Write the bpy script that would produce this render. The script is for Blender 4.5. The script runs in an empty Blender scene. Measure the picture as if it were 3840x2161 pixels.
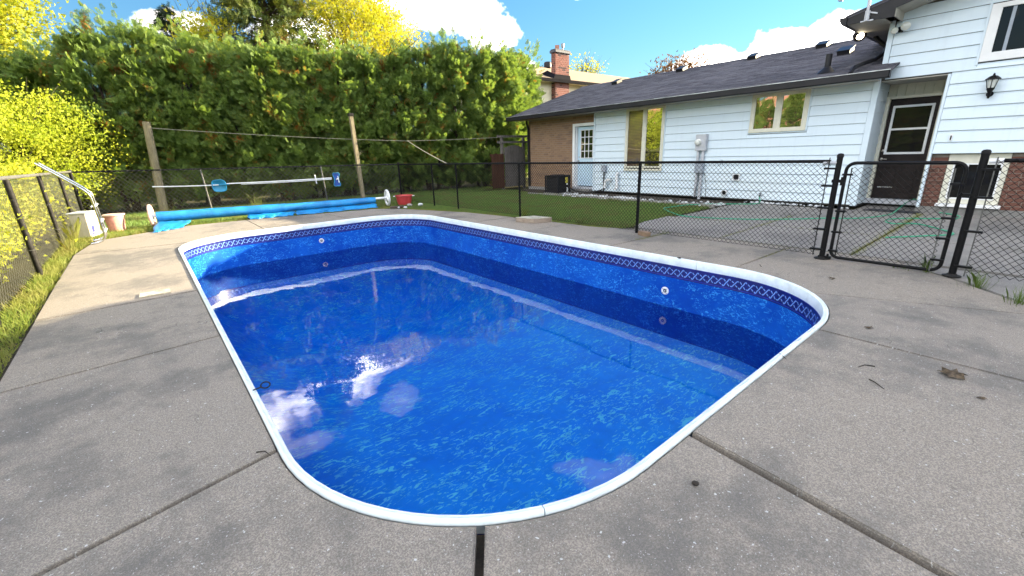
import bpy, bmesh, math, random
import numpy as np
from mathutils import Vector, Matrix
random.seed(7); rng = np.random.default_rng(7)
R_ = math.radians
scene = bpy.context.scene
COL = scene.collection

# ------------------------------------------------------------------ camera, sky, sun, exposure
CAM_H = 1.45
yaw, pitch, roll = .686976539, .304086878, -.0333454352
FW = Vector((math.sin(yaw)*math.cos(pitch), math.cos(yaw)*math.cos(pitch), -math.sin(pitch)))
RT = Vector((math.cos(yaw), -math.sin(yaw), 0)); UP = RT.cross(FW)
RT2 = RT*math.cos(roll)+UP*math.sin(roll); UP2 = -RT*math.sin(roll)+UP*math.cos(roll)
cam = bpy.data.cameras.new('camera'); cam_o = bpy.data.objects.new('camera', cam); COL.objects.link(cam_o)
cam.sensor_fit = 'HORIZONTAL'; cam.sensor_width = 36; cam.lens = 1623.457/3840*36
cam.clip_start = .05; cam.clip_end = 3000
M4 = Matrix((RT2, UP2, -FW)).transposed().to_4x4(); M4.translation = Vector((0, 0, CAM_H))
cam_o.matrix_world = M4
scene.camera = cam_o

SUN = Vector((.97, -.235, 0)).normalized()*math.cos(R_(16.8)) + Vector((0, 0, math.sin(R_(16.8))))
sl = bpy.data.lights.new('sun', 'SUN'); so = bpy.data.objects.new('sun', sl); COL.objects.link(so)
sl.energy = 5.0; sl.angle = R_(.6); sl.color = (1, .84, .56)
so.rotation_euler = (-SUN).to_track_quat('-Z', 'Y').to_euler(); so.location = (30, -10, 30)

world = bpy.data.worlds.new('World'); scene.world = world; world.use_nodes = True
wt = world.node_tree; wn = wt.nodes; wl = wt.links; wn.clear()
def wnode(t, **k):
    n = wn.new(t)
    for a, b in k.items(): setattr(n, a, b)
    return n
def wmath(op, a, b=None, clamp=False):
    n = wnode('ShaderNodeMath', operation=op, use_clamp=clamp)
    for i, v in enumerate((a, b)):
        if v is None: continue
        if isinstance(v, (int, float)): n.inputs[i].default_value = v
        else: wl.new(v, n.inputs[i])
    return n.outputs[0]
tc = wnode('ShaderNodeTexCoord')
nrm = wnode('ShaderNodeVectorMath', operation='NORMALIZE'); wl.new(tc.outputs['Generated'], nrm.inputs[0]); DIR = nrm.outputs[0]
sky = wnode('ShaderNodeTexSky', sky_type='NISHITA', sun_disc=False)
sky.sun_elevation = R_(16.8); sky.sun_rotation = math.atan2(SUN.x, SUN.y)
sky.air_density = 1.8; sky.dust_density = .0; sky.ozone_density = 9.5
def wdot(vec):
    n = wnode('ShaderNodeVectorMath', operation='DOT_PRODUCT'); wl.new(DIR, n.inputs[0]); n.inputs[1].default_value = vec
    return n.outputs['Value']
ns = wnode('ShaderNodeTexNoise'); wl.new(DIR, ns.inputs['Vector']); ns.inputs['Scale'].default_value = 16; ns.inputs['Detail'].default_value = 9; ns.inputs['Roughness'].default_value = .58
nz = wmath('SUBTRACT', ns.outputs['Fac'], .5)
# cumulus clouds, the last row added out of view as fill: azimuth (deg from +Y towards +X), elevation, half width, half height, density
CLOUDS = [(33.3, 15.2, 7.2, 3.0, 1.0), (28, 16.8, 4.5, 2.4, 1.0), (38.3, 13.2, 4.2, 2.0, 1.0), (5.2, 12.6, 3.2, 1.2, .9), (64, 8.3, 5.5, 2.0, 1.0), (69.5, 9.2, 5.0, 2.2, 1.0), (74.5, 10.0, 4.4, 1.9, 1.0), (60.5, 8.0, 3, 1.3, .9), (41.4, 9.6, 1.7, .9, .95), (49, 16.5, 2.6, .6, .7), (17, 13, 5, 2.4, .9),
          (10.2, 28.4, 6.6, 2.6, 1.0), (14.2, 27.0, 5.5, 2.4, 1.0), (18, 25.4, 7.0, 2.1, 1.0), (6, 29.8, 4.5, 2.0, .9), (22.6, 30.4, 3.0, 2.0, .35), (53, 40.5, 5.5, 2.6, .35), (8, 32.2, 5.5, 1.9, .45), (2, 38, 5, 3, .7),
          (100, 18, 12.2, 5.2, 1), (120, 32, 16.2, 7.8, 1), (165, 28, 18.9, 7.8, 1), (210, 22, 16.2, 6.5, 1), (255, 34, 17.6, 7.8, 1), (295, 20, 16.2, 6.5, 1), (335, 38, 12.2, 6.5, 1), (140, 48, 16.2, 9.1, 1), (190, 50, 16.2, 7.8, 1), (235, 58, 14.9, 9.1, 1), (285, 45, 17.6, 9.1, 1), (320, 62, 12.2, 7.8, 1), (110, 68, 10.8, 6.5, 1), (275, 14, 17.6, 5.2, 1), (185, 12, 16.2, 5.2, 1), (315, 12, 13.5, 4.5, 1), (235, 12, 16.2, 5.2, 1), (140, 14, 13.5, 5.2, 1)]  # unseen clouds, added and enlarged to raise the neutral fill light
dens = None; core = None
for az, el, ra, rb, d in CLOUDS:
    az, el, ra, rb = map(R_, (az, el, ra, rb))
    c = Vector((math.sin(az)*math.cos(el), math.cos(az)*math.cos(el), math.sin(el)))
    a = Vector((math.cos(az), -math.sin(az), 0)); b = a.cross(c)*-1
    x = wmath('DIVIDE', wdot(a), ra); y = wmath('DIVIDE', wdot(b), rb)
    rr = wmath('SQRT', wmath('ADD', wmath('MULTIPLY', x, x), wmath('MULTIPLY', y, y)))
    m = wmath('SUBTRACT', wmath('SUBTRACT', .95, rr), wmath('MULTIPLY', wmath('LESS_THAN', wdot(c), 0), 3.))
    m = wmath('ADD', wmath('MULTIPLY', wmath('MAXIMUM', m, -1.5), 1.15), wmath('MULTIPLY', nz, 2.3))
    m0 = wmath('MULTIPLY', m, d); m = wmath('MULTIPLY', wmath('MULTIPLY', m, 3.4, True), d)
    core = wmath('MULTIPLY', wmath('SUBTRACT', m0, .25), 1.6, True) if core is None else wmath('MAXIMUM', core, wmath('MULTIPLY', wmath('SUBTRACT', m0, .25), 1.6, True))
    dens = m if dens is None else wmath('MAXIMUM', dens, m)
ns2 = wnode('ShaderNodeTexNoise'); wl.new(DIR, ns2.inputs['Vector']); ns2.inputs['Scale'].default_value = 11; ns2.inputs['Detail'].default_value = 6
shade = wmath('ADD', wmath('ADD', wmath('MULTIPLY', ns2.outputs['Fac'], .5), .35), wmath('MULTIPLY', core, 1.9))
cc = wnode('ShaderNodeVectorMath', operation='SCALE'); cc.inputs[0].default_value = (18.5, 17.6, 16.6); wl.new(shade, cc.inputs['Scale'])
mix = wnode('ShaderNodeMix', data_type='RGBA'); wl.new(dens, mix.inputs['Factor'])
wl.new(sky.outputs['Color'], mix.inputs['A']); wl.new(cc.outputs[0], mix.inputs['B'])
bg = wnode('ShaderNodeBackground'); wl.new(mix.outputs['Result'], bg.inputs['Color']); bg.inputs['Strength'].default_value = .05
wo = wnode('ShaderNodeOutputWorld'); wl.new(bg.outputs[0], wo.inputs['Surface'])

vs = scene.view_settings
vs.view_transform = 'Standard'; vs.look = 'None'; vs.gamma = 1; vs.use_curve_mapping = False
vs.exposure = 2.5
scene.display_settings.display_device = 'sRGB'
scene.cycles.max_bounces = 10; scene.cycles.transparent_max_bounces = 16
scene.cycles.diffuse_bounces = 3; scene.cycles.glossy_bounces = 4
scene.cycles.sample_clamp_indirect = 6
scene.cycles.use_denoising = True

# ------------------------------------------------------------------ materials
class NT:
    def __init__(s, name):
        s.m = bpy.data.materials.new(name); s.m.use_nodes = True; s.t = s.m.node_tree; s.n = s.t.nodes; s.n.clear()
        s.out = s.n.new('ShaderNodeOutputMaterial'); s.tc = s.n.new('ShaderNodeTexCoord'); s.geo = s.n.new('ShaderNodeNewGeometry')
        s.pos = s.geo.outputs['Position']
    def link(s, a, b): s.t.links.new(a, b)
    def put(s, sock, v):
        if isinstance(v, (int, float)): sock.default_value = v
        elif isinstance(v, (tuple, list)): sock.default_value = v if len(v) != 3 or sock.type == 'VECTOR' else (*v, 1)
        else: s.link(v, sock)
    def math(s, op, a, b=0., clamp=False):
        n = s.n.new('ShaderNodeMath'); n.operation = op; n.use_clamp = clamp; s.put(n.inputs[0], a); s.put(n.inputs[1], b); return n.outputs[0]
    def mapv(s, v, scale=(1, 1, 1), rot=(0, 0, 0)):
        n = s.n.new('ShaderNodeMapping'); s.link(v, n.inputs[0]); n.inputs['Scale'].default_value = scale; n.inputs['Rotation'].default_value = rot; return n.outputs[0]
    def noise(s, scale, detail=4, rough=.55, v=None, dist=0.):
        n = s.n.new('ShaderNodeTexNoise'); s.link(v or s.pos, n.inputs['Vector'])
        n.inputs['Scale'].default_value = scale; n.inputs['Detail'].default_value = detail; n.inputs['Roughness'].default_value = rough; n.inputs['Distortion'].default_value = dist
        return n.outputs['Fac']
    def voro(s, scale, v=None, feature='F1', out='Distance'):
        n = s.n.new('ShaderNodeTexVoronoi'); n.feature = feature; s.link(v or s.pos, n.inputs['Vector']); n.inputs['Scale'].default_value = scale
        return n.outputs[out]
    def ramp(s, f, a, b):
        n = s.n.new('ShaderNodeMapRange'); n.interpolation_type = 'SMOOTHSTEP'; s.put(n.inputs[0], f); n.inputs[1].default_value = a; n.inputs[2].default_value = b; return n.outputs[0]
    def mix(s, f, a, b, mode='MIX'):
        n = s.n.new('ShaderNodeMix'); n.data_type = 'RGBA'; n.blend_type = mode; s.put(n.inputs['Factor'], f); s.put(n.inputs['A'], a); s.put(n.inputs['B'], b); return n.outputs['Result']
    def bump(s, h, dist, strength=1.):
        n = s.n.new('ShaderNodeBump'); n.inputs['Distance'].default_value = dist; n.inputs['Strength'].default_value = strength; s.link(h, n.inputs['Height']); return n.outputs[0]
    def bsdf(s, color, rough=.6, metal=0., spec=.5, normal=None, **k):
        n = s.n.new('ShaderNodeBsdfPrincipled'); s.put(n.inputs['Base Color'], color); s.put(n.inputs['Roughness'], rough); s.put(n.inputs['Metallic'], metal)
        s.put(n.inputs['Specular IOR Level'], spec)
        if normal is not None: s.link(normal, n.inputs['Normal'])
        for a, b in k.items(): s.put(n.inputs[a], b)
        return n.outputs[0]
    def done(s, sh): s.link(sh, s.out.inputs['Surface']); return s.m

def simple(name, color, rough=.55, metal=0., var=.12, scale=6., spec=.5, bump=0., **k):
    t = NT(name); f = t.noise(scale, 6, .65)
    c2 = tuple(max(0, c*(1-var*1.6)) for c in color); c3 = tuple(min(1, c*(1+var)) for c in color)
    col = t.mix(t.ramp(f, .3, .7), c2, c3)
    r = t.math('ADD', t.math('MULTIPLY', t.noise(scale*3), .2), rough-.1)
    nm = t.bump(t.noise(scale*12, 4), bump) if bump else None
    return t.done(t.bsdf(col, r, metal, spec, nm, **k))

def concrete(name, light, dark, fleck=1.):
    t = NT(name)
    big = t.noise(.6, 9, .68); mid = t.noise(4.5, 6, .7); fine = t.noise(320, 3, .8); grit = t.noise(150, 3, .75)
    f = t.math('ADD', t.math('MULTIPLY', big, .85), t.math('MULTIPLY', mid, .22))
    col = t.mix(t.ramp(f, .43, .57), dark, light)
    col = t.mix(t.math('MULTIPLY', t.ramp(grit, .40, .60), .72), col, tuple(c*.55 for c in dark))
    sm = t.noise(60, 4, .8); col = t.mix(t.math('MULTIPLY', t.ramp(sm, .48, .7), .28), col, tuple(c*.7 for c in dark))
    col = t.mix(t.math('MULTIPLY', t.ramp(grit, .60, .72), .6), col, tuple(min(1, c*1.45) for c in light))
    # exposed stones
    dn = t.n.new('ShaderNodeTexNoise'); dn.inputs['Scale'].default_value = 60; t.link(t.pos, dn.inputs['Vector']); dv = t.n.new('ShaderNodeVectorMath'); dv.operation = 'MULTIPLY_ADD'; t.link(dn.outputs['Color'], dv.inputs[0]); dv.inputs[1].default_value = (.022, .022, .022); t.link(t.mapv(t.pos, (1, 1, .2)), dv.inputs[2])
    v = t.n.new('ShaderNodeTexVoronoi'); t.link(dv.outputs[0], v.inputs['Vector']); v.inputs['Scale'].default_value = 34
    sep = t.n.new('ShaderNodeSeparateColor'); t.link(v.outputs['Color'], sep.inputs[0])
    msk = t.math('MULTIPLY', t.math('LESS_THAN', v.outputs['Distance'], t.math('ADD', t.math('MULTIPLY', sep.outputs[1], .14), .05)), t.math('GREATER_THAN', sep.outputs[0], .74))
    v2 = t.n.new('ShaderNodeTexVoronoi'); t.link(t.mapv(dv.outputs[0], (1, 1.3, .2), (0, 0, .7)), v2.inputs['Vector']); v2.inputs['Scale'].default_value = 95
    s2 = t.n.new('ShaderNodeSeparateColor'); t.link(v2.outputs['Color'], s2.inputs[0])
    m2 = t.math('MULTIPLY', t.math('LESS_THAN', v2.outputs['Distance'], .24), t.math('GREATER_THAN', s2.outputs[0], .60))
    st = t.mix(sep.outputs[2], (.62, .62, .60), (.42, .43, .45)); st = t.mix(t.math('GREATER_THAN', sep.outputs[2], .86), st, (.09, .085, .08))
    col = t.mix(t.math('MULTIPLY', m2, .65*fleck), col, t.mix(s2.outputs[1], (.10, .095, .09), (.62, .62, .6)))
    col = t.mix(t.math('MULTIPLY', msk, .8*fleck), col, st)
    # hairline stains
    w = t.ramp(t.noise(2.2, 8, .75, dist=1.2), .60, .72); col = t.mix(t.math('MULTIPLY', w, .3), col, tuple(c*.5 for c in dark))
    cr = t.n.new('ShaderNodeTexVoronoi'); cr.feature = 'DISTANCE_TO_EDGE'; cr.inputs['Scale'].default_value = .8; wv = t.n.new('ShaderNodeVectorMath'); wv.operation = 'ADD'; t.link(t.pos, wv.inputs[0]); nn = t.n.new('ShaderNodeTexNoise'); nn.inputs['Scale'].default_value = 3; t.link(t.pos, nn.inputs['Vector']); t.link(nn.outputs['Color'], wv.inputs[1]); t.link(wv.outputs[0], cr.inputs['Vector'])
    col = t.mix(t.math('MULTIPLY', t.math('MULTIPLY', t.math('LESS_THAN', cr.outputs['Distance'], .0028), t.ramp(t.noise(1.3, 3), .5, .62)), .6), col, tuple(c*.3 for c in dark))
    nm = t.bump(t.math('ADD', grit, t.math('MULTIPLY', fine, .6)), .0022)
    return t.done(t.bsdf(col, .82, 0, .35, nm))

MAT = {}
MAT['deck'] = concrete('deck_concrete', (.348, .304, .254), (.178, .165, .148))
MAT['deck2'] = concrete('deck_concrete_b', (.335, .295, .25), (.166, .155, .14))
MAT['patio'] = concrete('patio_concrete', (.30, .285, .265), (.20, .19, .18), .6)
MAT['cement'] = simple('cement', (.25, .245, .24), .85, bump=.003, scale=9)
MAT['soil'] = simple('soil', (.050, .040, .028), .95, var=.4, scale=14, bump=.01)
def ground_mat():
    t = NT('ground_turf'); f = t.noise(.8, 6, .7); g = t.noise(40, 4, .8)
    c = t.mix(t.ramp(f, .35, .65), (.030, .036, .013), (.055, .060, .022)); c = t.mix(t.ramp(g, .3, .8), c, (.07, .055, .03))
    return t.done(t.bsdf(c, .95, 0, .1, t.bump(g, .02)))
MAT['ground'] = ground_mat()
MAT['vinyl'] = simple('coping_vinyl', (.70, .785, .81), .38, var=.09, scale=7, bump=.0006)
MAT['white_paint'] = simple('white_paint', (.78, .79, .80), .5, var=.04, scale=3)
MAT['door_blue'] = simple('pale_door_paint', (.50, .66, .79), .45, var=.03, scale=2)
def siding_mat(name, col):
    t = NT(name); v = t.mapv(t.pos, (1, 9, .7)); f = t.noise(1.2, 6, .6, v); d = t.noise(.7, 5, .6)
    c = t.mix(t.math('MULTIPLY', t.ramp(f, .5, .8), .22), col, tuple(x*.75 for x in col)); c = t.mix(t.math('MULTIPLY', t.ramp(d, .5, .7), .12), c, (.5, .47, .4))
    return t.done(t.bsdf(c, .48, 0, .4, t.bump(t.noise(3, 4, .5, t.mapv(t.pos, (1, .6, 3))), .002)))
MAT['siding'] = siding_mat('white_siding', (.64, .75, .835))
MAT['siding_cream'] = siding_mat('cream_siding', (.74, .68, .50))
MAT['cream'] = simple('cream_frame', (.66, .645, .54), .5, var=.04)
MAT['soffit'] = simple('soffit_panel', (.40, .38, .33), .7, var=.08)
MAT['dark_metal'] = simple('dark_fascia', (.014, .014, .018), .42, var=.2, scale=2, spec=.25)
MAT['gutter_lip'] = simple('worn_gutter_lip', (.42, .44, .46), .35, metal=.6, var=.3, scale=3)
MAT['black'] = simple('black_vinyl_coat', (.005, .005, .006), .5, var=.2, spec=.18)
MAT['black_old'] = simple('weathered_black_coat', (.018, .017, .016), .65, var=.4, scale=20, spec=.2)
MAT['galv'] = simple('galvanised_wire', (.12, .12, .115), .55, metal=.2, var=.25, scale=30)
MAT['steel'] = simple('polished_steel', (.62, .62, .62), .16, metal=1, var=.04)
MAT['alu'] = simple('white_pole', (.74, .76, .80), .35, var=.05)
MAT['brown_door'] = simple('dark_brown_door', (.020, .014, .013), .55, var=.2, spec=.2)
MAT['greybox'] = simple('grey_utility_box', (.30, .34, .40), .5, var=.1)
MAT['pipe_grey'] = simple('grey_pipe', (.48, .50, .54), .5, var=.08)
MAT['pvc'] = simple('white_pvc', (.72, .74, .76), .4, var=.05)
MAT['sunlit_red'] = simple('sunlit_red_plastic', (.66, .30, .25), .45, var=.25, scale=5)  # bucket red with the blown-out sunlight worked into its colour
MAT['red'] = simple('red_plastic', (.52, .055, .06), .42, var=.12)
MAT['pinkwhite'] = simple('pale_pink_plastic', (.62, .42, .36), .45, var=.1)
MAT['bin'] = simple('frosted_plastic', (.66, .60, .52), .4, var=.06)
MAT['label_blue'] = simple('blue_print', (.04, .05, .45), .5)
MAT['net_blue'] = simple('blue_net_plastic', (.02, .26, .48), .4, var=.15)
MAT['vac_blue'] = simple('vacuum_blue', (.015, .07, .34), .4, var=.15)
MAT['hose'] = simple('green_hose', (.03, .36, .20), .4, var=.1)
MAT['mat'] = simple('dark_doormat', (.020, .022, .030), .95, var=.3, scale=40, bump=.004)
MAT['rope'] = simple('pale_rope', (.36, .33, .26), .8, var=.1, scale=60)
MAT['stone_white'] = simple('white_stone', (.58, .60, .62), .8, var=.15, scale=20)
MAT['stone_grey'] = simple('grey_stone', (.32, .31, .29), .85, var=.25, scale=20)
MAT['dryleaf'] = simple('dry_leaf', (.085, .06, .035), .85, var=.4, scale=50)
MAT['twig'] = simple('twig', (.035, .028, .022), .9, var=.3, scale=60)
MAT['bark'] = simple('bark', (.075, .055, .04), .95, var=.4, scale=18, bump=.01)
MAT['brass'] = simple('satin_knob', (.45, .42, .38), .3, metal=.9)
MAT['yellow_tag'] = simple('yellow_label', (.55, .48, .05), .5)
MAT['copper'] = simple('dark_cable', (.02, .02, .02), .7)
MAT['terracotta'] = simple('clay_flue', (.42, .20, .14), .85, var=.15)
MAT['mortar'] = simple('mortar', (.26, .22, .185), .95, var=.1, scale=30, bump=.003)
MAT['mortar_pink'] = simple('mortar_pink', (.36, .24, .21), .95, var=.1, scale=30)
MAT['chimney_cap'] = simple('chimney_cap', (.085, .09, .12), .7, var=.2)
MAT['concrete_step'] = simple('concrete_step', (.22, .215, .205), .9, var=.15, bump=.003)
def brick_mat(name, cols):
    t = NT(name); oi = t.n.new('ShaderNodeObjectInfo'); rnd = t.math('FRACT', t.math('ADD', oi.outputs['Random'], t.geo.outputs['Random Per Island']))
    c = t.mix(rnd, cols[0], cols[1]); c = t.mix(t.math('GREATER_THAN', rnd, .86), c, cols[2])
    c = t.mix(t.math('MULTIPLY', t.noise(45, 5, .7), .45), c, tuple(x*.6 for x in cols[0]))
    return t.done(t.bsdf(c, .9, 0, .2, t.bump(t.noise(90, 4), .002)))
MAT['brick_tan'] = brick_mat('tan_brick', ((.30, .195, .125), (.25, .155, .10), (.21, .135, .095)))
MAT['brick_red'] = brick_mat('red_brick', ((.27, .115, .095), (.22, .095, .08), (.05, .035, .04)))
MAT['brick_brown'] = brick_mat('brown_brick', ((.185, .085, .062), (.145, .07, .055), (.12, .065, .05)))
def shingle_mat(name, a, b):
    t = NT(name); oi = t.n.new('ShaderNodeObjectInfo'); rnd = t.math('FRACT', t.math('ADD', oi.outputs['Random'], t.geo.outputs['Random Per Island']))
    c = t.mix(rnd, a, b); c = t.mix(t.math('MULTIPLY', t.ramp(t.noise(140, 3, .8), .45, .75), .5), c, tuple(x*2.1 for x in b))
    c = t.mix(t.math('MULTIPLY', t.ramp(t.noise(.5, 5, .6), .45, .7), .35), c, tuple(x*1.5 for x in b))
    return t.done(t.bsdf(c, .92, 0, .25, t.bump(t.noise(260, 2), .002)))
MAT['shingle'] = shingle_mat('dark_shingle', (.045, .045, .057), (.11, .107, .125))
MAT['shingle_brown'] = shingle_mat('brown_shingle', (.17, .125, .085), (.24, .18, .125))
MAT['underlay'] = simple('roof_underlay', (.015, .015, .018), .95)
def wood_mat(name, a, b, sc=(14, 14, 1.2)):
    t = NT(name); v = t.mapv(t.pos, sc); f = t.noise(2.2, 8, .7, v, 1.); c = t.mix(t.ramp(f, .3, .7), a, b)
    c = t.mix(t.math('MULTIPLY', t.ramp(t.noise(1.5, 4), .5, .75), .5), c, tuple(x*.5 for x in a))
    return t.done(t.bsdf(c, .85, 0, .2, t.bump(f, .004)))
MAT['post_wood'] = wood_mat('weathered_post', (.17, .14, .09), (.30, .26, .17))
MAT['grey_wood'] = wood_mat('grey_wood', (.10, .09, .085), (.19, .175, .165))
MAT['red_wood'] = wood_mat('stained_wood', (.05, .024, .016), (.10, .048, .03))
MAT['box_wood'] = wood_mat('box_wood', (.24, .19, .15), (.36, .30, .25), (3, 3, 12))
MAT['box_top'] = simple('worn_board_top', (.42, .40, .33), .85, var=.3, scale=8, bump=.003)
MAT['paver'] = simple('paver_brick', (.22, .15, .10), .9, var=.15, bump=.003)
def glass_mat(name, tint, refl=.28, ior=1.5):
    t = NT(name); a = t.bsdf(tint, .5, 0, .0); g = t.n.new('ShaderNodeBsdfGlossy'); g.inputs['Roughness'].default_value = .012; g.inputs['Color'].default_value = (.95, .97, 1, 1)
    nm = t.bump(t.noise(.8, 3), .012); t.link(nm, g.inputs['Normal'])
    fr = t.n.new('ShaderNodeFresnel'); fr.inputs[0].default_value = ior
    m = t.n.new('ShaderNodeMixShader'); t.put(m.inputs[0], t.math('ADD', fr.outputs[0], refl, True)); t.link(a, m.inputs[1]); t.link(g.outputs[0], m.inputs[2])
    return t.done(m.outputs[0])
MAT['glass'] = glass_mat('window_glass', (.012, .012, .012), .24)
MAT['glass_dim'] = glass_mat('screened_glass', (.012, .012, .012), .0, 1.3)
def blind_mat():
    t = NT('window_blind'); sx = t.n.new('ShaderNodeSeparateXYZ'); t.link(t.pos, sx.inputs[0]); w = t.math('FRACT', t.math('MULTIPLY', sx.outputs[2], 22.))
    c = t.mix(t.ramp(w, .1, .4), (.02, .012, .008), (.10, .055, .035)); a = t.bsdf(c, .5)
    g = t.n.new('ShaderNodeBsdfGlossy'); g.inputs['Roughness'].default_value = .012
    m = t.n.new('ShaderNodeMixShader'); m.inputs[0].default_value = .13; t.link(a, m.inputs[1]); t.link(g.outputs[0], m.inputs[2]); return t.done(m.outputs[0])
MAT['blind'] = blind_mat()
def lens_mat():
    t = NT('lamp_glass'); return t.done(t.bsdf((.62, .64, .60), .08, 0, .8, **{'Coat Weight': .6}))
MAT['lens'] = lens_mat()
def lit_mat():
    t = NT('lit_lamp'); return t.done(t.bsdf((.9, .85, .7), .4, **{'Emission Color': (1, .86, .6), 'Emission Strength': 5.}))
MAT['lit'] = lit_mat()

def liner_mat(name, base, base2, flake, wall):
    t = NT(name)
    rot = (0, 0, .5)
    big = t.noise(1.1, 5, .6); c = t.mix(t.ramp(big, .35, .65), base, base2)
    if wall: v1 = t.mapv(t.pos, (14, 14, 26), (.5, .5, 0)); v2 = t.mapv(t.pos, (30, 30, 60), (.6, -.4, .3))
    else: v1 = t.mapv(t.pos, (7, 17, 7), rot); v2 = t.mapv(t.pos, (15, 36, 15), (0, 0, .2))
    n0 = t.noise(1., 3, .6, v1, 1.6); n1 = t.noise(1., 3, .6, v2, 1.2); g = t.noise(2.6, 3, .6)
    f1 = t.math('MULTIPLY', t.ramp(n0, .57, .60), t.ramp(g, .34, .5)); f2 = t.math('MULTIPLY', t.ramp(n1, .575, .61), t.ramp(g, .42, .6))
    c = t.mix(t.math('MULTIPLY', t.math('MAXIMUM', f1, t.math('MULTIPLY', f2, .75)), .74), c, flake)
    c = t.mix(t.math('MULTIPLY', t.ramp(t.noise(9, 5, .7), .4, .75), .25), c, tuple(x*.55 for x in base))
    return t.done(t.bsdf(c, .5, 0, .1))
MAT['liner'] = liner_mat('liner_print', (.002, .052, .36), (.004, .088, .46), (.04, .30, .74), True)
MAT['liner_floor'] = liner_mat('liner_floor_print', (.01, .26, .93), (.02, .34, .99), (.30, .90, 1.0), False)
MAT['band'] = simple('border_navy', (.003, .008, .13), .35, var=.15)
MAT['band_line'] = simple('border_line', (.02, .03, .32), .35)
MAT['motif'] = simple('border_print_blue', (.15, .29, .70), .4, var=.1)
def water_mat():
    t = NT('pool_water_surface')
    h = t.math('ADD', t.math('MULTIPLY', t.noise(1.3, 2, .4), 1.), t.math('MULTIPLY', t.noise(4.5, 2, .45), .14))
    nm = t.bump(h, .0065)
    tr = t.n.new('ShaderNodeBsdfTransparent'); tr.inputs[0].default_value = (.97, 1, 1, 1)
    g = t.n.new('ShaderNodeBsdfGlossy'); g.inputs['Roughness'].default_value = 0.; t.link(nm, g.inputs['Normal'])
    fr = t.n.new('ShaderNodeFresnel'); fr.inputs[0].default_value = 1.62; t.link(nm, fr.inputs['Normal'])
    m = t.n.new('ShaderNodeMixShader'); t.link(fr.outputs[0], m.inputs[0]); t.link(tr.outputs[0], m.inputs[1]); t.link(g.outputs[0], m.inputs[2])
    va = t.n.new('ShaderNodeVolumeAbsorption'); va.inputs['Color'].default_value = (.10, .875, .992, 1); va.inputs['Density'].default_value = .68; t.link(va.outputs[0], t.out.inputs['Volume'])
    return t.done(m.outputs[0])
MAT['water'] = water_mat()
def tarp_mat():
    t = NT('blue_bubble_tarp'); c = t.mix(t.ramp(t.noise(2.5, 5), .35, .7), (.008, .17, .46), (.02, .28, .62)); c = t.mix(t.math('MULTIPLY', t.ramp(t.noise(11, 6, .7), .55, .75), .4), c, (.16, .42, .66))
    h = t.math('ADD', t.voro(70), t.math('MULTIPLY', t.noise(9, 4), 1.5)); return t.done(t.bsdf(c, .33, 0, .5, t.bump(h, .006)))
MAT['tarp'] = tarp_mat()
def leaf_mat(name, cols, trans=.45, patch=None, pscale=.9, pt=(.6, .72), rough=.6):
    """cols: two leaf colours mixed at random leaf by leaf; patch: colour of dead or turned parts"""
    t = NT(name); r = t.geo.outputs['Random Per Island']
    c = t.mix(r, cols[0], cols[1]); c = t.mix(t.ramp(t.noise(1.1, 3), .35, .7), c, cols[2] if len(cols) > 2 else cols[1])
    if patch:
        f = t.math('MULTIPLY', t.ramp(t.noise(pscale, 5, .65), *pt), t.math('GREATER_THAN', r, .3)); c = t.mix(f, c, patch)
    d = t.bsdf(c, rough, 0, .25); tr = t.n.new('ShaderNodeBsdfTranslucent'); t.put(tr.inputs[0], t.mix(1., c, (1.0, 1.0, .55), 'MULTIPLY'))
    m = t.n.new('ShaderNodeMixShader'); m.inputs[0].default_value = trans; t.link(d, m.inputs[1]); t.link(tr.outputs[0], m.inputs[2]); return t.done(m.outputs[0])
MAT['cedar'] = leaf_mat('cedar_foliage', ((.115, .215, .07), (.26, .32, .065), (.16, .245, .058)), .42, (.30, .12, .03), 1.7, (.57, .66))
MAT['bush'] = leaf_mat('yellow_green_leaves', ((.42, .50, .045), (.30, .40, .04), (.46, .48, .045)), .45, (.38, .26, .03), 1.2, (.66, .8))
MAT['hedgebush'] = leaf_mat('fence_shrub_leaves', ((.40, .44, .04), (.26, .34, .04), (.44, .42, .04)), .45, (.22, .16, .05), 1.6, (.6, .75))
MAT['yellowtree'] = leaf_mat('yellow_leaves', ((.52, .50, .03), (.38, .44, .04), (.54, .46, .025)), .5)
MAT['greenyellow'] = leaf_mat('turning_leaves', ((.40, .45, .04), (.25, .34, .045), (.46, .43, .03)), .45)
MAT['spruce'] = leaf_mat('spruce_needles', ((.055, .10, .028), (.10, .145, .032), (.13, .14, .028)), .35, (.26, .14, .028), .7, (.60, .72))
MAT['spruce_dark'] = leaf_mat('dark_needles', ((.022, .045, .028), (.035, .06, .03), (.03, .05, .03)), .2)
MAT['brownleaf'] = leaf_mat('brown_leaves', ((.16, .075, .04), (.22, .12, .05), (.12, .06, .035)), .35)
MAT['grass'] = leaf_mat('lawn_grass', ((.13, .23, .07), (.22, .31, .08), (.16, .25, .07)), .4, (.20, .19, .08), 1.3, (.46, .62))
MAT['grass_dry'] = leaf_mat('dry_grass', ((.22, .25, .05), (.14, .22, .04), (.25, .26, .07)), .4, (.30, .24, .11), 2.5, (.52, .68))
MAT['weed'] = leaf_mat('weed_grass', ((.09, .16, .03), (.14, .20, .04), (.10, .17, .03)), .35)

MAT['sheathing'] = simple('dark_sheathing', (.09, .085, .08), .95)  # wall backing, toned dark so the lap gaps read as shadow lines
MAT['dark_matte'] = simple('dark_matte_paint', (.010, .010, .014), .9, spec=.05)
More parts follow.
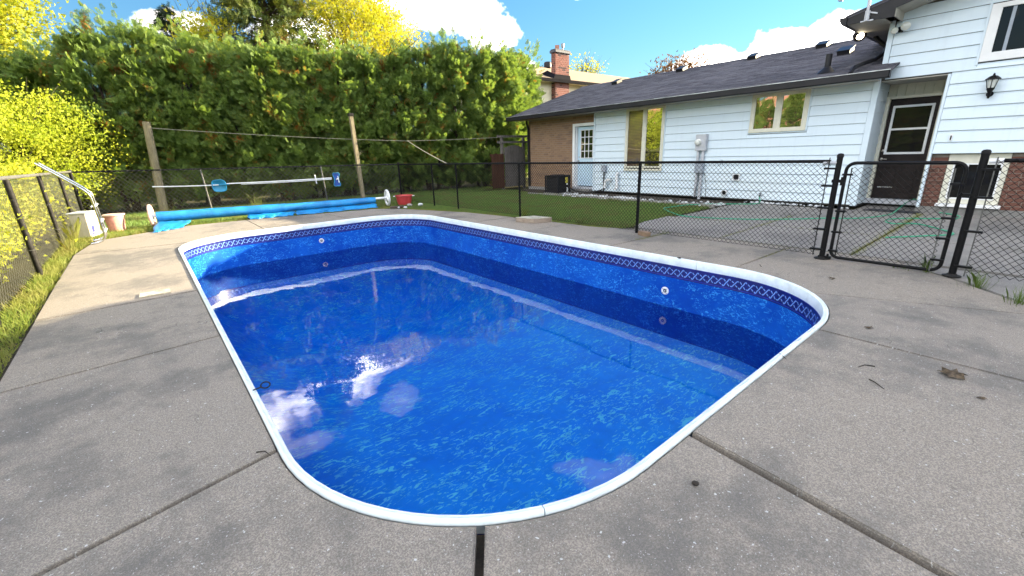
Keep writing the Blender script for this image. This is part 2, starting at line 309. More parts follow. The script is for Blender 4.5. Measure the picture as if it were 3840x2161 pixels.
# ------------------------------------------------------------------ helpers
ORG = {}
def org(o): return ORG.get(o.name, Vector((0, 0, 0))) if o else Vector((0, 0, 0))
def tag(o, label=None, cat=None, group=None, kind=None):
    for k, v in (('label', label), ('category', cat), ('group', group), ('kind', kind)):
        if v: o[k] = v
    return o
def thing(name, loc, label, cat, group=None, kind=None):
    o = bpy.data.objects.new(name, None); COL.objects.link(o); o.location = loc; o.empty_display_size = .1
    ORG[o.name] = Vector(loc); return tag(o, label, cat, group, kind)
def link(name, me, parent=None, origin=None):
    o = bpy.data.objects.new(name, me); COL.objects.link(o)
    if parent:
        o.parent = parent; ORG[o.name] = org(parent)
    else:
        o.location = origin or (0, 0, 0); ORG[o.name] = Vector(origin or (0, 0, 0))
    return o
class MB:
    def __init__(s): s.v = []; s.f = []; s.mi = []
    def add(s, vs, fs, m=0):
        b = len(s.v); s.v += [tuple(p) for p in vs]; s.f += [tuple(i+b for i in f) for f in fs]; s.mi += [m]*len(fs); return s
    def box(s, x0, x1, y0, y1, z0, z1, m=0):
        return s.add([(x, y, z) for x in (x0, x1) for y in (y0, y1) for z in (z0, z1)],
                     [(0, 1, 3, 2), (4, 6, 7, 5), (0, 4, 5, 1), (2, 3, 7, 6), (0, 2, 6, 4), (1, 5, 7, 3)], m)
    def obox(s, c, ax, ay, az, m=0):
        c = Vector(c); ax, ay, az = Vector(ax), Vector(ay), Vector(az)
        return s.add([c+i*ax+j*ay+k*az for i in (-1, 1) for j in (-1, 1) for k in (-1, 1)],
                     [(0, 1, 3, 2), (4, 6, 7, 5), (0, 4, 5, 1), (2, 3, 7, 6), (0, 2, 6, 4), (1, 5, 7, 3)], m)
    def tube(s, pts, r, n=8, m=0, cap=True, closed=False):
        pts = [Vector(p) for p in pts]; rs = r if isinstance(r, (list, tuple)) else [r]*len(pts); rings = []; up = None
        N = len(pts)
        for i, p in enumerate(pts):
            a = pts[(i-1) % N] if (closed or i) else p; b = pts[(i+1) % N] if (closed or i < N-1) else p
            t = (b-a).normalized()
            if up is None: up = Vector((0, 0, 1)) if abs(t.z) < .9 else Vector((1, 0, 0))
            x = t.cross(up).normalized(); y = x.cross(t).normalized(); up = y
            rings.append([p+rs[i]*(math.cos(2*math.pi*k/n)*x+math.sin(2*math.pi*k/n)*y) for k in range(n)])
        vs = [q for rg in rings for q in rg]; fs = []
        for i in range(N if closed else N-1):
            j = (i+1) % N
            for k in range(n): fs.append((i*n+k, i*n+(k+1) % n, j*n+(k+1) % n, j*n+k))
        if cap and not closed: fs += [tuple(range(n))[::-1], tuple(range((N-1)*n, N*n))]
        return s.add(vs, fs, m)
    def lathe(s, c, prof, n=20, axis=(0, 0, 1), m=0):
        c = Vector(c); t = Vector(axis).normalized(); up = Vector((0, 0, 1)) if abs(t.z) < .9 else Vector((1, 0, 0)); x = t.cross(up).normalized(); y = x.cross(t).normalized()
        vs = []; fs = []
        for r, h in prof:
            for k in range(n): vs.append(c+t*h+r*(math.cos(2*math.pi*k/n)*x+math.sin(2*math.pi*k/n)*y))
        for i in range(len(prof)-1):
            for k in range(n): fs.append((i*n+k, i*n+(k+1) % n, (i+1)*n+(k+1) % n, (i+1)*n+k))
        if prof[0][0] > 0: fs.append(tuple(range(n))[::-1])
        if prof[-1][0] > 0: fs.append(tuple(range((len(prof)-1)*n, len(prof)*n)))
        return s.add(vs, fs, m)
    def prism(s, poly, z0, z1, m=0):
        n = len(poly); return s.add([(x, y, z0) for x, y in poly]+[(x, y, z1) for x, y in poly],
                     [tuple(range(n))[::-1], tuple(range(n, 2*n))]+[(i, (i+1) % n, n+(i+1) % n, n+i) for i in range(n)], m)
    def build(s, name, mats, parent=None, smooth=False, bevel=0., origin=None):
        o0 = org(parent) if parent else Vector(origin or (0, 0, 0))
        me = bpy.data.meshes.new(name); me.from_pydata([(x-o0.x, y-o0.y, z-o0.z) for x, y, z in s.v], [], s.f)
        for m in (mats if isinstance(mats, (list, tuple)) else [mats]): me.materials.append(MAT[m])
        if len(set(s.mi)) > 1: me.polygons.foreach_set('material_index', s.mi)
        bm = bmesh.new(); bm.from_mesh(me); bmesh.ops.recalc_face_normals(bm, faces=bm.faces)
        if bevel:
            ed = [e for e in bm.edges if len(e.link_faces) == 2 and e.calc_face_angle() > .5]
            bmesh.ops.bevel(bm, geom=ed, offset=bevel, segments=2, affect='EDGES', clamp_overlap=True)
        bm.to_mesh(me); bm.free()
        if smooth:
            me.shade_smooth()
            if hasattr(me, 'set_sharp_from_angle'): me.set_sharp_from_angle(angle=R_(40))
        me.update(); return link(name, me, parent, origin)
def quads(name, V, mat, parent=None, k=4, origin=None):
    """V: (n, k, 3) array of separate k-gons"""
    n = len(V); o0 = org(parent) if parent else Vector(origin or (0, 0, 0))
    me = bpy.data.meshes.new(name); me.vertices.add(n*k); me.vertices.foreach_set('co', (V-np.array(o0)).astype(np.float32).ravel())
    me.loops.add(n*k); me.loops.foreach_set('vertex_index', np.arange(n*k, dtype=np.int32)); me.polygons.add(n)
    me.polygons.foreach_set('loop_start', np.arange(0, n*k, k, dtype=np.int32)); me.materials.append(MAT[mat]); me.update(calc_edges=True)
    return link(name, me, parent, origin)
def arr_mesh(name, V, F, mat, parent=None):
    o0 = org(parent) if parent else Vector((0, 0, 0)); F = np.asarray(F, dtype=np.int32); k = F.shape[1]
    me = bpy.data.meshes.new(name); me.vertices.add(len(V)); me.vertices.foreach_set('co', (V-np.array(o0)).astype(np.float32).ravel())
    me.loops.add(F.size); me.loops.foreach_set('vertex_index', F.ravel()); me.polygons.add(len(F))
    me.polygons.foreach_set('loop_start', np.arange(0, F.size, k, dtype=np.int32)); me.materials.append(MAT[mat]); me.update(calc_edges=True)
    return link(name, me, parent)
def norm(a): return a/np.maximum(np.linalg.norm(a, axis=-1, keepdims=True), 1e-9)
def inst(name, me, parent, loc, rot=None, scale=None):
    """one piece that shares its mesh with its fellows; loc in world"""
    o = bpy.data.objects.new(name, me); COL.objects.link(o)
    o.parent = parent; o.location = Vector(loc)-org(parent); ORG[o.name] = Vector(loc)
    if rot: o.rotation_euler = rot
    if scale: o.scale = scale
    return o
def unit_box(name, sx, sy, sz, mat, bevel=0.):
    b = MB().box(-sx/2, sx/2, -sy/2, sy/2, -sz/2, sz/2); o = b.build(name, mat, bevel=bevel); me = o.data; bpy.data.objects.remove(o); return me
def inpoly(x, y, P):
    c = np.zeros(np.shape(x), bool); n = len(P)
    for i in range(n):
        x1, y1 = P[i]; x2, y2 = P[i-1]
        if y1 == y2: continue
        c ^= ((y1 > y) != (y2 > y)) & (x < (x2-x1)*(y-y1)/(y2-y1)+x1)
    return c

# ------------------------------------------------------------------ pool outline and deck
PX0, PX1, PY0, PY1, PR = .25, 5.36, .93, 10.74, 1.3
def outline(off=0., n=18):
    """closed path clockwise from the near left corner, moved inwards by off"""
    r = PR-off; x0, x1, y0, y1 = PX0+off, PX1-off, PY0+off, PY1-off; P = []
    for cx, cy, a0 in ((x0+r, y0+r, 270), (x0+r, y1-r, 180), (x1-r, y1-r, 90), (x1-r, y0+r, 0)):
        for k in range(n+1):
            a = R_(a0-90*k/n); P.append((cx+r*math.cos(a), cy+r*math.sin(a)))
    # subdivide the straight runs so that patterns and bends stay even
    Q = []
    for i, p in enumerate(P):
        q = P[(i+1) % len(P)]; d = math.dist(p, q); m = max(1, int(d/.15))
        for k in range(m): Q.append((p[0]+(q[0]-p[0])*k/m, p[1]+(q[1]-p[1])*k/m))
    return Q
OUT = outline(-.006)
DECK_EDGE = [(-1.05, -2.5), (-1.05, 2), (-1.08, 4.25), (-1.13, 8), (-1.15, 10.5), (-.95, 12.1), (-.25, 12.5), (.5, 13.1), (1.88, 12.98), (3.7, 12.65), (5.05, 12.4), (5.55, 11.8), (6.3, 9.54),
             (6.5, 7.77), (6.6, 6.5), (6.62, 5.6), (6.85, 4.95), (7.05, 4.5), (7.05, 1.0), (6.75, .75), (6.46, .42), (5.85, -.12), (4.6, -1.4), (3.8, -2.5)]
JOINTS = [((.25, 2.29), (-1.07, 2.02)), ((.25, 4.35), (-1.08, 4.25)), ((.25, 6.2), (-1.13, 6.15)), ((.25, 8.33), (-1.13, 8.22)), ((.62, 10.2), (-1.13, 10.46)),
          ((1.88, 10.74), (1.88, 12.98)), ((3.8, 10.74), (3.7, 12.65)), ((5.36, 9.2), (6.28, 9.6)), ((5.36, 7.93), (6.47, 7.84)), ((5.36, 6.2), (6.6, 6.12)), ((5.36, 4.17), (7.05, 4.1)), ((5.36, 2.24), (7.05, 2.18)),
          ((5.08, 1.16), (5.62, -.36)), ((3.95, .93), (3.80, -2.4)), ((1.95, .93), (1.62, -2.5)), ((.76, 1.18), (-1.05, -1.15))]
GAPS = [.024, .026, .024, .018, .016, .016, .016, .014, .015, .015, .017, .024, .016, .026, .036, .036]
def near_i(P, p): return min(range(len(P)), key=lambda i: math.dist(P[i], p))
def seg_param(P, p):
    best = None
    for i in range(len(P)):
        a, b = Vector(P[i]), Vector(P[(i+1) % len(P)]); d = b-a; t = max(0, min(1, (Vector(p)-a).dot(d)/max(d.length_squared, 1e-9))); e = (a+d*t-Vector(p)).length
        if best is None or e < best[0]: best = (e, i, t)
    return best[1]+best[2]
pool_deck = thing('pool_deck', (2.8, 5.5, 0), None, None, kind='structure')
jp = [seg_param(OUT, a) for a, b in JOINTS]; jo = [seg_param(DECK_EDGE, b) for a, b in JOINTS]
def path(P, s0, s1):
    n = len(P)
    def at(s): i = int(s) % n; t = s-int(s); a, b = P[i], P[(i+1) % n]; return (a[0]+(b[0]-a[0])*t, a[1]+(b[1]-a[1])*t)
    if s1 <= s0: s1 += n
    r = [at(s0)]; k = int(s0)+1
    while k < s1-1e-6:
        if k-s0 > .05 and s1-k > .05: r.append(P[k % n])
        k += 1
    r.append(at(s1)); return r
for i in range(len(JOINTS)):
    j = (i+1) % len(JOINTS); a = path(OUT, jp[i], jp[j]); b = path(DECK_EDGE, jo[i], jo[j])
    def shift(p, q, other, g):
        d = Vector((q[0]-p[0], q[1]-p[1])).normalized(); nn = Vector((-d.y, d.x)); s = 1 if (Vector(other)-Vector(p)).dot(nn) > 0 else -1
        return (p[0]+nn.x*s*g/2, p[1]+nn.y*s*g/2), (q[0]+nn.x*s*g/2, q[1]+nn.y*s*g/2)
    a[0], b[0] = shift(a[0], b[0], a[len(a)//2], GAPS[i]); a[-1], b[-1] = shift(a[-1], b[-1], a[len(a)//2], GAPS[j])
    dz = random.uniform(-.004, .004)
    me_b = MB().prism(a+b[::-1], -.13, dz)
    o0 = org(pool_deck); me = bpy.data.meshes.new('concrete_slab'); me.from_pydata([(x-o0.x, y-o0.y, z) for x, y, z in me_b.v], [], me_b.f)
    bm = bmesh.new(); bm.from_mesh(me); bmesh.ops.recalc_face_normals(bm, faces=bm.faces)
    bmesh.ops.bevel(bm, geom=[e for e in bm.edges if all(v.co.z > -.05 for v in e.verts) and len(e.link_faces) == 2], offset=.007, segments=2, affect='EDGES', clamp_overlap=True)
    bm.to_mesh(me); bm.free(); me.materials.append(MAT['deck' if i % 3 else 'deck2']); link('concrete_slab', me, pool_deck)
# bed of soil that shows in the joints, an outline with the pool cut out
def ring(name, inner, outer, z, mat, parent=None, kind='structure'):
    bm = bmesh.new(); va = [bm.verts.new((x, y, z)) for x, y in outer]; vb = [bm.verts.new((x, y, z)) for x, y in inner]
    ed = [bm.edges.new((L[i], L[(i+1) % len(L)])) for L in (va, vb) for i in range(len(L))]
    bmesh.ops.triangle_fill(bm, edges=ed, use_beauty=True); bmesh.ops.recalc_face_normals(bm, faces=bm.faces)
    for f in bm.faces:
        if f.normal.z < 0: f.normal_flip()
    me = bpy.data.meshes.new(name); bm.to_mesh(me); bm.free(); me.materials.append(MAT[mat]); o = link(name, me, parent)
    return tag(o, kind=kind)
ring('joint_soil', outline(-.01), [(-1.1, -3), (-1.25, 13.2), (5.2, 13.2), (7.2, 5), (7.2, -3)], -.05, 'soil')
ring('ground', outline(-.012), [(-900, -900), (900, -900), (900, 1500), (-900, 1500)], -.055, 'ground')
# patio beyond the fence
patio = thing('patio', (9, 2, 0), None, None, kind='structure')
xs = [7.075, 8.75, 10.47, 11.9]; ys = [5.02, 3.22, 1.46, -.25, -2.0, -4.0]
for i in range(3):
    for j in range(5):
        g = .013; x0, x1, y1, y0 = xs[i]+g, xs[i+1]-g, ys[j]-g, ys[j+1]+g; P = [(x0, y0), (x1, y0), (x1, y1), (x0, y1)]
        if i == 0 and j == 0: P = [(x0, y0), (x1, y0), (x1, 5.16), (7.75, 5.12), (7.25, 4.98), (x0, 4.75)]
        MB().prism(P, -.12, random.uniform(-.008, .004)).build('patio_slab', 'patio', patio, bevel=.008)
MB().prism([(11.92, -4), (13.1, -4), (13.1, 2.58), (11.92, 2.58)], -.12, -.004).build('patio_slab', 'patio', patio, bevel=.006)
MB().prism([(7.03, .93), (6.78, .70), (6.50, .37), (5.89, -.17), (4.66, -1.44), (4.66, -4), (7.03, -4)], -.12, -.012).build('patio_slab', 'patio', patio, bevel=.008)

# ------------------------------------------------------------------ pool
pool = thing('swimming_pool', (2.8, 5.7, 0), 'blue vinyl-lined swimming pool with rounded corners and white coping', 'pool')
WZ = -.70
def sweep(prof, s0, s1, n_off):
    """sweep a profile of (offset inwards, z) along the outline between two path parameters"""
    rows = []
    for off, z in prof:
        L = outline(off); rows.append([(x, y, z) for x, y in L])
    return rows
# paths with different offsets keep the same point count only if subdivided alike: resample by angle-free parameter
def outline_n(off, ref=outline(0.)):
    r = PR; cx0, cx1, cy0, cy1 = PX0+r, PX1-r, PY0+r, PY1-r; Q = []
    for x, y in ref:
        qx = min(max(x, cx0), cx1); qy = min(max(y, cy0), cy1); d = Vector((x-qx, y-qy)); d.normalize(); Q.append((x-d.x*off, y-d.y*off))
    return Q
NP = len(outline_n(0.))
ARC = [0.]
_o = outline_n(0.)
for i in range(NP): ARC.append(ARC[-1]+math.dist(_o[i], _o[(i+1) % NP]))
def strip(prof, i0, i1, name, mat, parent, smooth=True):
    b = MB(); k = len(prof); cols = [outline_n(o) for o, z in prof]; n = i1-i0+1
    vs = [(cols[c][(i0+i) % NP][0], cols[c][(i0+i) % NP][1], prof[c][1]) for i in range(n) for c in range(k)]
    fs = [(i*k+c, i*k+c+1, (i+1)*k+c+1, (i+1)*k+c) for i in range(n-1) for c in range(k-1)]
    b.add(vs, fs); return b.build(name, mat, parent, smooth)
# wall and floor of the liner
wall_prof = [(.074, -.085), (.074, -.092), (.074, -.265)]
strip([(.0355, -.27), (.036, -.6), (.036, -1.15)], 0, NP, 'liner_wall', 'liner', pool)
strip([(.033, -.09), (.033, -.278)], 0, NP, 'border_band', 'band', pool)
band = [o for o in pool.children if o.name.startswith('border_band')][0]
for z0, z1 in ((-.104, -.098), (-.256, -.248)): strip([(.0345, z0), (.0345, z1)], 0, NP, 'border_line', 'band_line', band)
fl = MB(); L0 = outline_n(.036); 
def floor_z(x, y): return -1.15-1.15*max(0, min(1, (y-3.2)/5.5))*max(0, min(1, min(x-.3, 5.3-x, 10.6-y)/1.3))
rings = []
for k in range(7):
    off = .075+.36*k; t = k/6
    if k < 6: L = outline_n(.036+.19*k)
    else: L = [(2.76+(x-2.76)*.25, 5.75+(y-5.75)*.55) for x, y in outline_n(1.2)]
    rings.append([(x, y, -1.15 if k == 0 else floor_z(x, y)) for x, y in L])
vs = [p for r in rings for p in r]; fs = [(k*NP+i, k*NP+(i+1) % NP, (k+1)*NP+(i+1) % NP, (k+1)*NP+i) for k in range(6) for i in range(NP)]+[tuple(range(6*NP, 7*NP))]
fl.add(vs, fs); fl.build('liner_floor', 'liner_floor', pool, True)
# border print: a rope of crossing hooks all the way round
def at_arc(s, off):
    s %= ARC[NP]; lo = 0; hi = NP
    while hi-lo > 1:
        m = (lo+hi)//2
        if ARC[m] <= s: lo = m
        else: hi = m
    t = (s-ARC[lo])/(ARC[lo+1]-ARC[lo]); Q = OFFC.setdefault(off, outline_n(off)); a, b = Q[lo], Q[(lo+1) % NP]
    return (a[0]+(b[0]-a[0])*t, a[1]+(b[1]-a[1])*t)
OFFC = {}
mo = MB()
def stroke(pts, s, w):
    for (u0, z0), (u1, z1) in zip(pts, pts[1:]):
        d = Vector((u1-u0, z1-z0)); n = Vector((-d.y, d.x)).normalized()*w/2
        q = [(u0+n.x, z0+n.y), (u1+n.x, z1+n.y), (u1-n.x, z1-n.y), (u0-n.x, z0-n.y)]
        mo.add([(*at_arc(s+a, .0365), z) for a, z in q], [(0, 1, 2, 3)])
PITCH = ARC[NP]/round(ARC[NP]/.205)
for k in range(2*round(ARC[NP]/PITCH)):
    # a braid: two curved strands cross, their hooked ends reach towards the next pair
    s = k*PITCH/2; zc = -.184; H = .056; L = PITCH/2; e = 1 if k % 2 else .82
    stroke([(-.47*L, zc-H*.60), (-.40*L, zc-H*.92*e), (-.26*L, zc-H*.78*e), (-.10*L, zc-H*.22), (.10*L, zc+H*.22), (.26*L, zc+H*.78*e), (.40*L, zc+H*.92*e), (.47*L, zc+H*.60)], s, .0135)
    stroke([(-.36*L, zc+H*.70*e), (-.24*L, zc+H*.50*e), (-.12*L, zc+H*.22)], s, .012); stroke([(.12*L, zc-H*.22), (.24*L, zc-H*.50*e), (.36*L, zc-H*.70*e)], s, .012)
tag(mo.build('border_print', 'motif', band), kind='stuff')
# coping in lengths, split where the photograph shows the seams
cop = [(0, -.012), (0, .007), (.004, .014), (.010, .017), (.017, .017), (.022, .013), (.026, .0105), (.037, .010), (.040, .006), (.040, -.090), (.038, -.095), (.033, -.095)]
seams = sorted(seg_param(outline_n(0.), p) for p in ((.25, 2.95), (.25, 7.6), (2.6, 10.74), (5.36, 8.1), (5.36, 5.35), (5.36, 2.66), (4.55, .98), (3.2, .93), (.98, 1.06)))
for k in range(len(seams)):
    i0 = int(round(seams[k])); i1 = int(round(seams[(k+1) % len(seams)])); i1 += NP if i1 <= i0 else 0
    cols = [outline_n(o) for o, z in cop]; b = MB(); K = len(cop)
    pts = []
    for i in range(i0, i1+1):
        for c in range(K):
            x, y = cols[c][i % NP]
            if i in (i0, i1):
                nx, ny = cols[c][(i+(1 if i == i0 else -1)) % NP]; d = math.dist((x, y), (nx, ny)); g = .0025/d; x += (nx-x)*g; y += (ny-y)*g
            pts.append((x, y, cop[c][1]))
    n = i1-i0+1
    b.add(pts, [(i*K+c, i*K+c+1, (i+1)*K+c+1, (i+1)*K+c) for i in range(n-1) for c in range(K-1)]+[tuple(range(K)), tuple(range((n-1)*K, n*K))])
    b.build('coping_section', 'vinyl', pool, True)
def fitting(c, nrm, lab):
    t = MB(); n = Vector(nrm); c = Vector(c)
    t.lathe(c, [(.056, 0), (.056, .007), (.050, .013), (.030, .014), (.027, .008)], 24, n); o = t.build('return_inlet', 'pvc', pool, True)
    h = MB(); h.lathe(c+n*.004, [(.027, 0), (.027, .006)], 18, n)
    up = Vector((0, 0, 1)); x = n.cross(up)
    for a in (45, 135, 225, 315): h.lathe(c+n*.0125+.041*(math.cos(R_(a))*x+math.sin(R_(a))*up), [(.006, 0), (.006, .003)], 8, n)
    h.build('inlet_opening', 'dark_metal', o)
    e = MB(); e.lathe(c+n*.006, [(.012, 0), (.015, .008), (.013, .014), (.006, .015)], 14, n); e.build('eyeball_nozzle', 'greybox', o, True)
fitting((5.3235, 3.10, -.475), (-1, 0, 0), ''); fitting((2.99, 10.7035, -.41), (0, -1, 0), '')
water = MB(); W = outline_n(.0365); W2 = outline_n(-.004); water.add([(x, y, WZ) for x, y in W]+[(x, y, WZ-.004) for x, y in W2]+[(x, y, -2.45) for x, y in W2], [tuple(range(NP)), tuple(range(2*NP, 3*NP))[::-1]]+[(k*NP+i, k*NP+(i+1) % NP, (k+1)*NP+(i+1) % NP, (k+1)*NP+i) for k in range(2) for i in range(NP)])
wo_ = water.build('water', 'water')
tag(wo_, kind='structure')
# little metal eyelets on the coping
for n_, c in (('coping_hook', (.30, 3.03)),):
    b = MB(); b.tube([(c[0]-.03, c[1], .022), (c[0]+.02, c[1]-.004, .026)], .004, 6)
    b.tube([(c[0]+.045+.027*math.cos(a), c[1]+.027*math.sin(a)*.8, .03+.012*math.sin(a)) for a in [k*math.pi/8 for k in range(16)]], .0045, 6, closed=True)
    tag(b.build(n_, 'dark_metal', smooth=True), 'dark metal ring hook sticking out from the left pool coping', 'hook')
b = MB(); b.lathe((5.33, 2.93, .018), [(.02, 0), (.016, .012), (.006, .016)], 10); b.tube([(5.33, 2.93, .03), (5.30, 2.95, .028)], .004, 6)
tag(b.build('coping_cleat', 'dark_metal', smooth=True), 'small dark metal cleat on the white coping opposite the gate', 'cleat')
# ------------------------------------------------------------------ chain link fences
def chain_mesh(name, A, B, z0, z1, mat, parent, pitch=.066, w=.0022, slope=(0, 0)):
    A = np.array(A, float); B = np.array(B, float); L = np.linalg.norm(B-A); d = (B-A)/L; nrm = np.array([-d[1], d[0]])
    n = int(L/(pitch/2)); hz = pitch/2; m = int((z1-z0)/hz)
    S = []; T = []
    js = np.arange(m+1); zs = z0+js*hz
    for i in range(n):
        # each woven wire swings half a diamond to either side
        off = np.where((js+i) % 2 == 0, -1, 1)*pitch/4*1.04
        s = i*pitch/2+pitch/4+off; o = np.where((js+i) % 2 == 0, -1, 1)*.0028
        P = np.stack([A[0]+d[0]*s+nrm[0]*o, A[1]+d[1]*s+nrm[1]*o, zs+(slope[0]+(slope[1]-slope[0])*s/L)], 1)
        S.append(P[:-1]); T.append(P[1:])
    S = np.concatenate(S); T = np.concatenate(T); t = norm(T-S); h = np.array([nrm[0], nrm[1], 0.]); x = np.broadcast_to(h, t.shape); y = np.cross(t, x)
    V = []
    for a in (90, 210, 330): V.append(S+w*(math.cos(R_(a))*x+math.sin(R_(a))*y))
    for a in (90, 210, 330): V.append(T+w*(math.cos(R_(a))*x+math.sin(R_(a))*y))
    V = np.stack(V, 1); N = len(V); base = np.arange(N)[:, None]*6
    F = np.concatenate([base+np.array([k, (k+1) % 3, 3+(k+1) % 3, 3+k]) for k in range(3)])
    o = arr_mesh(name, V.reshape(-1, 3), F, mat, parent); return tag(o, kind='stuff')
def post(name, parent, x, y, z1, r, mat, cap=True, lean=(0, 0), z0=-.08):
    b = MB(); b.tube([(x, y, z0), (x+lean[0], y+lean[1], z1)], r, 12)
    if cap: b.lathe((x+lean[0], y+lean[1], z1-.01), [(r*1.15, 0), (r*1.15, .03), (r*.8, .045), (0, .05)], 12)
    return b.build(name, mat, parent, True)
FX = 6.6
fence = thing('chain_link_fence', (FX, 6, 0), 'black chain-link fence along the lawn, left of the gate', 'fence')
for y, r in ((11.6, .022), (10.3, .022), (7.68, .024), (4.5, .027)): post('post', fence, FX+.02, y, 1.19, r, 'black', False)
post('gate_post', fence, FX, 1.66, 1.27, .032, 'black')
post('corner_post', fence, FX+.02, 13.75, 1.21, .032, 'black')
b = MB(); b.tube([(FX, 13.75, 1.18), (FX, 7.7, 1.205), (FX, 1.75, 1.215)], .0205, 10); b.build('top_rail', 'black', fence, True)
b = MB(); b.tube([(FX, 1.66, 1.2), (FX, 1.82, 1.2)], .0235, 10); b.build('rail_cup', 'pipe_grey', fence, True)
chain_mesh('wire_mesh', (FX-.026, 1.74), (FX-.026, 13.7), .045, 1.235, 'black', fence, w=.003)
b = MB(); b.tube([(FX-.028, 1.74, .05), (FX-.028, 13.7, .05)], .0022, 5); b.build('tension_wire', 'black', fence)
b = MB(); b.tube([(FX-.03, 1.755, .04), (FX-.03, 1.755, 1.26)], .006, 6)
b.build('tension_bar', 'black_old', fence)
for z in (.12, .38, .65, .92, 1.13):
    b = MB(); b.box(FX-.04, FX+.01, 1.66, 1.80, z-.011, z+.011); b.build('tension_band', 'black', fence)
for y in (3.1, 5.9, 8.9, 12.3):
    b = MB(); b.tube([(FX-.03, y, 1.17), (FX-.028, y, 1.24), (FX+.03, y+.004, 1.235), (FX+.03, y, 1.18)], .0028, 5); b.build('wire_tie', 'black_old', fence)
b = MB(); b.lathe((FX, 1.66, -.004), [(.085, 0), (.085, .01), (.045, .018), (.04, .03)], 14); b.build('post_flange', 'black_old', fence, True)
# fence on the other side of the gate
fence2 = thing('chain_link_fence', (FX, -1, 0), 'black chain-link fence panel at the far right edge, right of the gate', 'fence')
post('gate_post', fence2, FX+.01, .44, 1.285, .032, 'black')
for y in (-2.4,): post('post', fence2, FX, y, 1.19, .026, 'black', False)
b = MB(); b.tube([(FX, .36, 1.215), (FX, -3.8, 1.215)], .0205, 10); b.build('top_rail', 'black', fence2, True)
b = MB(); b.tube([(FX, .30, 1.215), (FX, .40, 1.21)], .0245, 10); b.build('rail_cup', 'pvc', fence2, True)
chain_mesh('wire_mesh', (FX-.026, .35), (FX-.026, -3.8), .045, 1.25, 'black', fence2, w=.003)
b = MB(); b.tube([(FX-.03, .345, .02), (FX-.03, .345, 1.25)], .006, 6); b.build('tension_bar', 'galv', fence2)
for z in (.12, .5, .85, 1.13):
    b = MB(); b.box(FX-.04, FX+.01, .30, .44, z-.011, z+.011); b.build('tension_band', 'black', fence2)
b = MB(); b.lathe((FX+.01, .44, -.004), [(.08, 0), (.08, .01), (.045, .02), (.04, .03)], 14); b.build('post_flange', 'black_old', fence2, True)
# gate
gate = thing('chain_link_gate', (FX, 1.05, 0), 'black chain-link pool gate with rounded frame between two capped posts', 'gate')
def rrect(y0, y1, z0, z1, r, n=6):
    P = []
    for cy, cz, a0 in ((y1-r, z1-r, 0), (y0+r, z1-r, 90), (y0+r, z0+r, 180), (y1-r, z0+r, 270)):
        for k in range(n+1): a = R_(a0+90*k/n); P.append((FX, cy+r*math.cos(a), cz+r*math.sin(a)))
    return P
b = MB(); b.tube(rrect(.545, 1.575, .035, 1.195, .09), .019, 10, closed=True); b.build('gate_frame', 'black', gate, True)
chain_mesh('wire_mesh', (FX-.02, .60), (FX-.02, 1.53), .06, 1.18, 'black', gate, w=.003)
for y, m in ((1.515, 'black_old'), (.625, 'galv')):
    b = MB(); b.tube([(FX-.025, y, .03), (FX-.025, y, 1.14)], .0065, 6); b.build('tension_bar', m, gate)
for y0, y1, zz in ((1.50, 1.60, (.12, .36, .62, 1.06)), (.53, .64, (.16, .40, .62, .98))):
    for z in zz:
        b = MB(); b.box(FX-.035, FX+.012, y0, y1, z-.011, z+.011); b.build('tension_band', 'black', gate)
for z in (.98, .02): 
    b = MB(); b.box(FX-.02, FX+.02, 1.56, 1.70, z-.018, z+.018); b.tube([(FX, 1.60, z-.05), (FX, 1.60, z+.05)], .013, 8); b.build('hinge', 'black', gate, True)
b = MB(); b.box(FX-.02, FX+.01, .42, .56, .865, .885); b.tube([(FX-.03, .55, .85), (FX-.04, .53, .90)], .008, 8); b.build('latch', 'black', gate, True)
# far fence behind the solar reel
FA, FB = (-1.42, 17.0), (6.62, 13.8)
def fz(t): return 1.31+(1.19-1.31)*t
far = thing('chain_link_fence', (2.5, 15.4, 0), 'chain-link fence in front of the cedar hedge, behind the blue solar reel', 'fence')
def fp(t): return FA[0]+(FB[0]-FA[0])*t, FA[1]+(FB[1]-FA[1])*t
for t in (.36, .735): x, y = fp(t); post('post', far, x, y, fz(t)-.02, .022, 'galv', False, (-.06, 0))
x, y = fp(0); post('corner_post', far, x, y, 1.32, .03, 'black_old')
b = MB(); b.tube([(*fp(t), fz(t)) for t in (0, .25, .5, .75, 1)], .021, 8); b.build('top_rail', 'black', far, True)
chain_mesh('wire_mesh', (FA[0], FA[1]-.03), (FB[0], FB[1]-.03), .04, 1.27, 'galv', far, pitch=.125, w=.0032, slope=(.09, -.03))
for k in range(11): 
    t = .06+.09*k; x, y = fp(t); b = MB(); b.tube([(x, y-.032, fz(t)-.06), (x, y-.03, fz(t)+.028), (x, y+.03, fz(t)+.024), (x, y+.03, fz(t)-.03)], .0035, 5); b.build('wire_tie', 'galv', far)
# left fence
LX = -1.38
left = thing('chain_link_fence', (LX, 9, 0), 'sunlit chain-link fence along the left edge of the pool deck', 'fence')
for y in (3.6, 6.3, 8.95, 11.6, 14.3): post('post', left, LX, y, 1.31, .034 if y < 10 else .03, 'black_old', False)
post('corner_post', left, LX, 16.75, 1.34, .032, 'black_old')
b = MB(); b.tube([(LX, 2, 1.335), (LX, 9, 1.335), (LX, 16.75, 1.325)], .026, 10); b.build('top_rail', 'galv', left, True)
chain_mesh('wire_mesh', (LX-.04, 3.0), (LX-.04, 16.7), .03, 1.34, 'galv', left, pitch=.11, w=.0019)
for y in (6.3, 8.95, 11.6):
    for z in (.35, .8):
        b = MB(); b.tube([(LX+.045*math.cos(a), y+.045*math.sin(a), z) for a in [k*math.pi/5 for k in range(10)]], .004, 5, closed=True); b.build('wire_tie', 'galv', left)
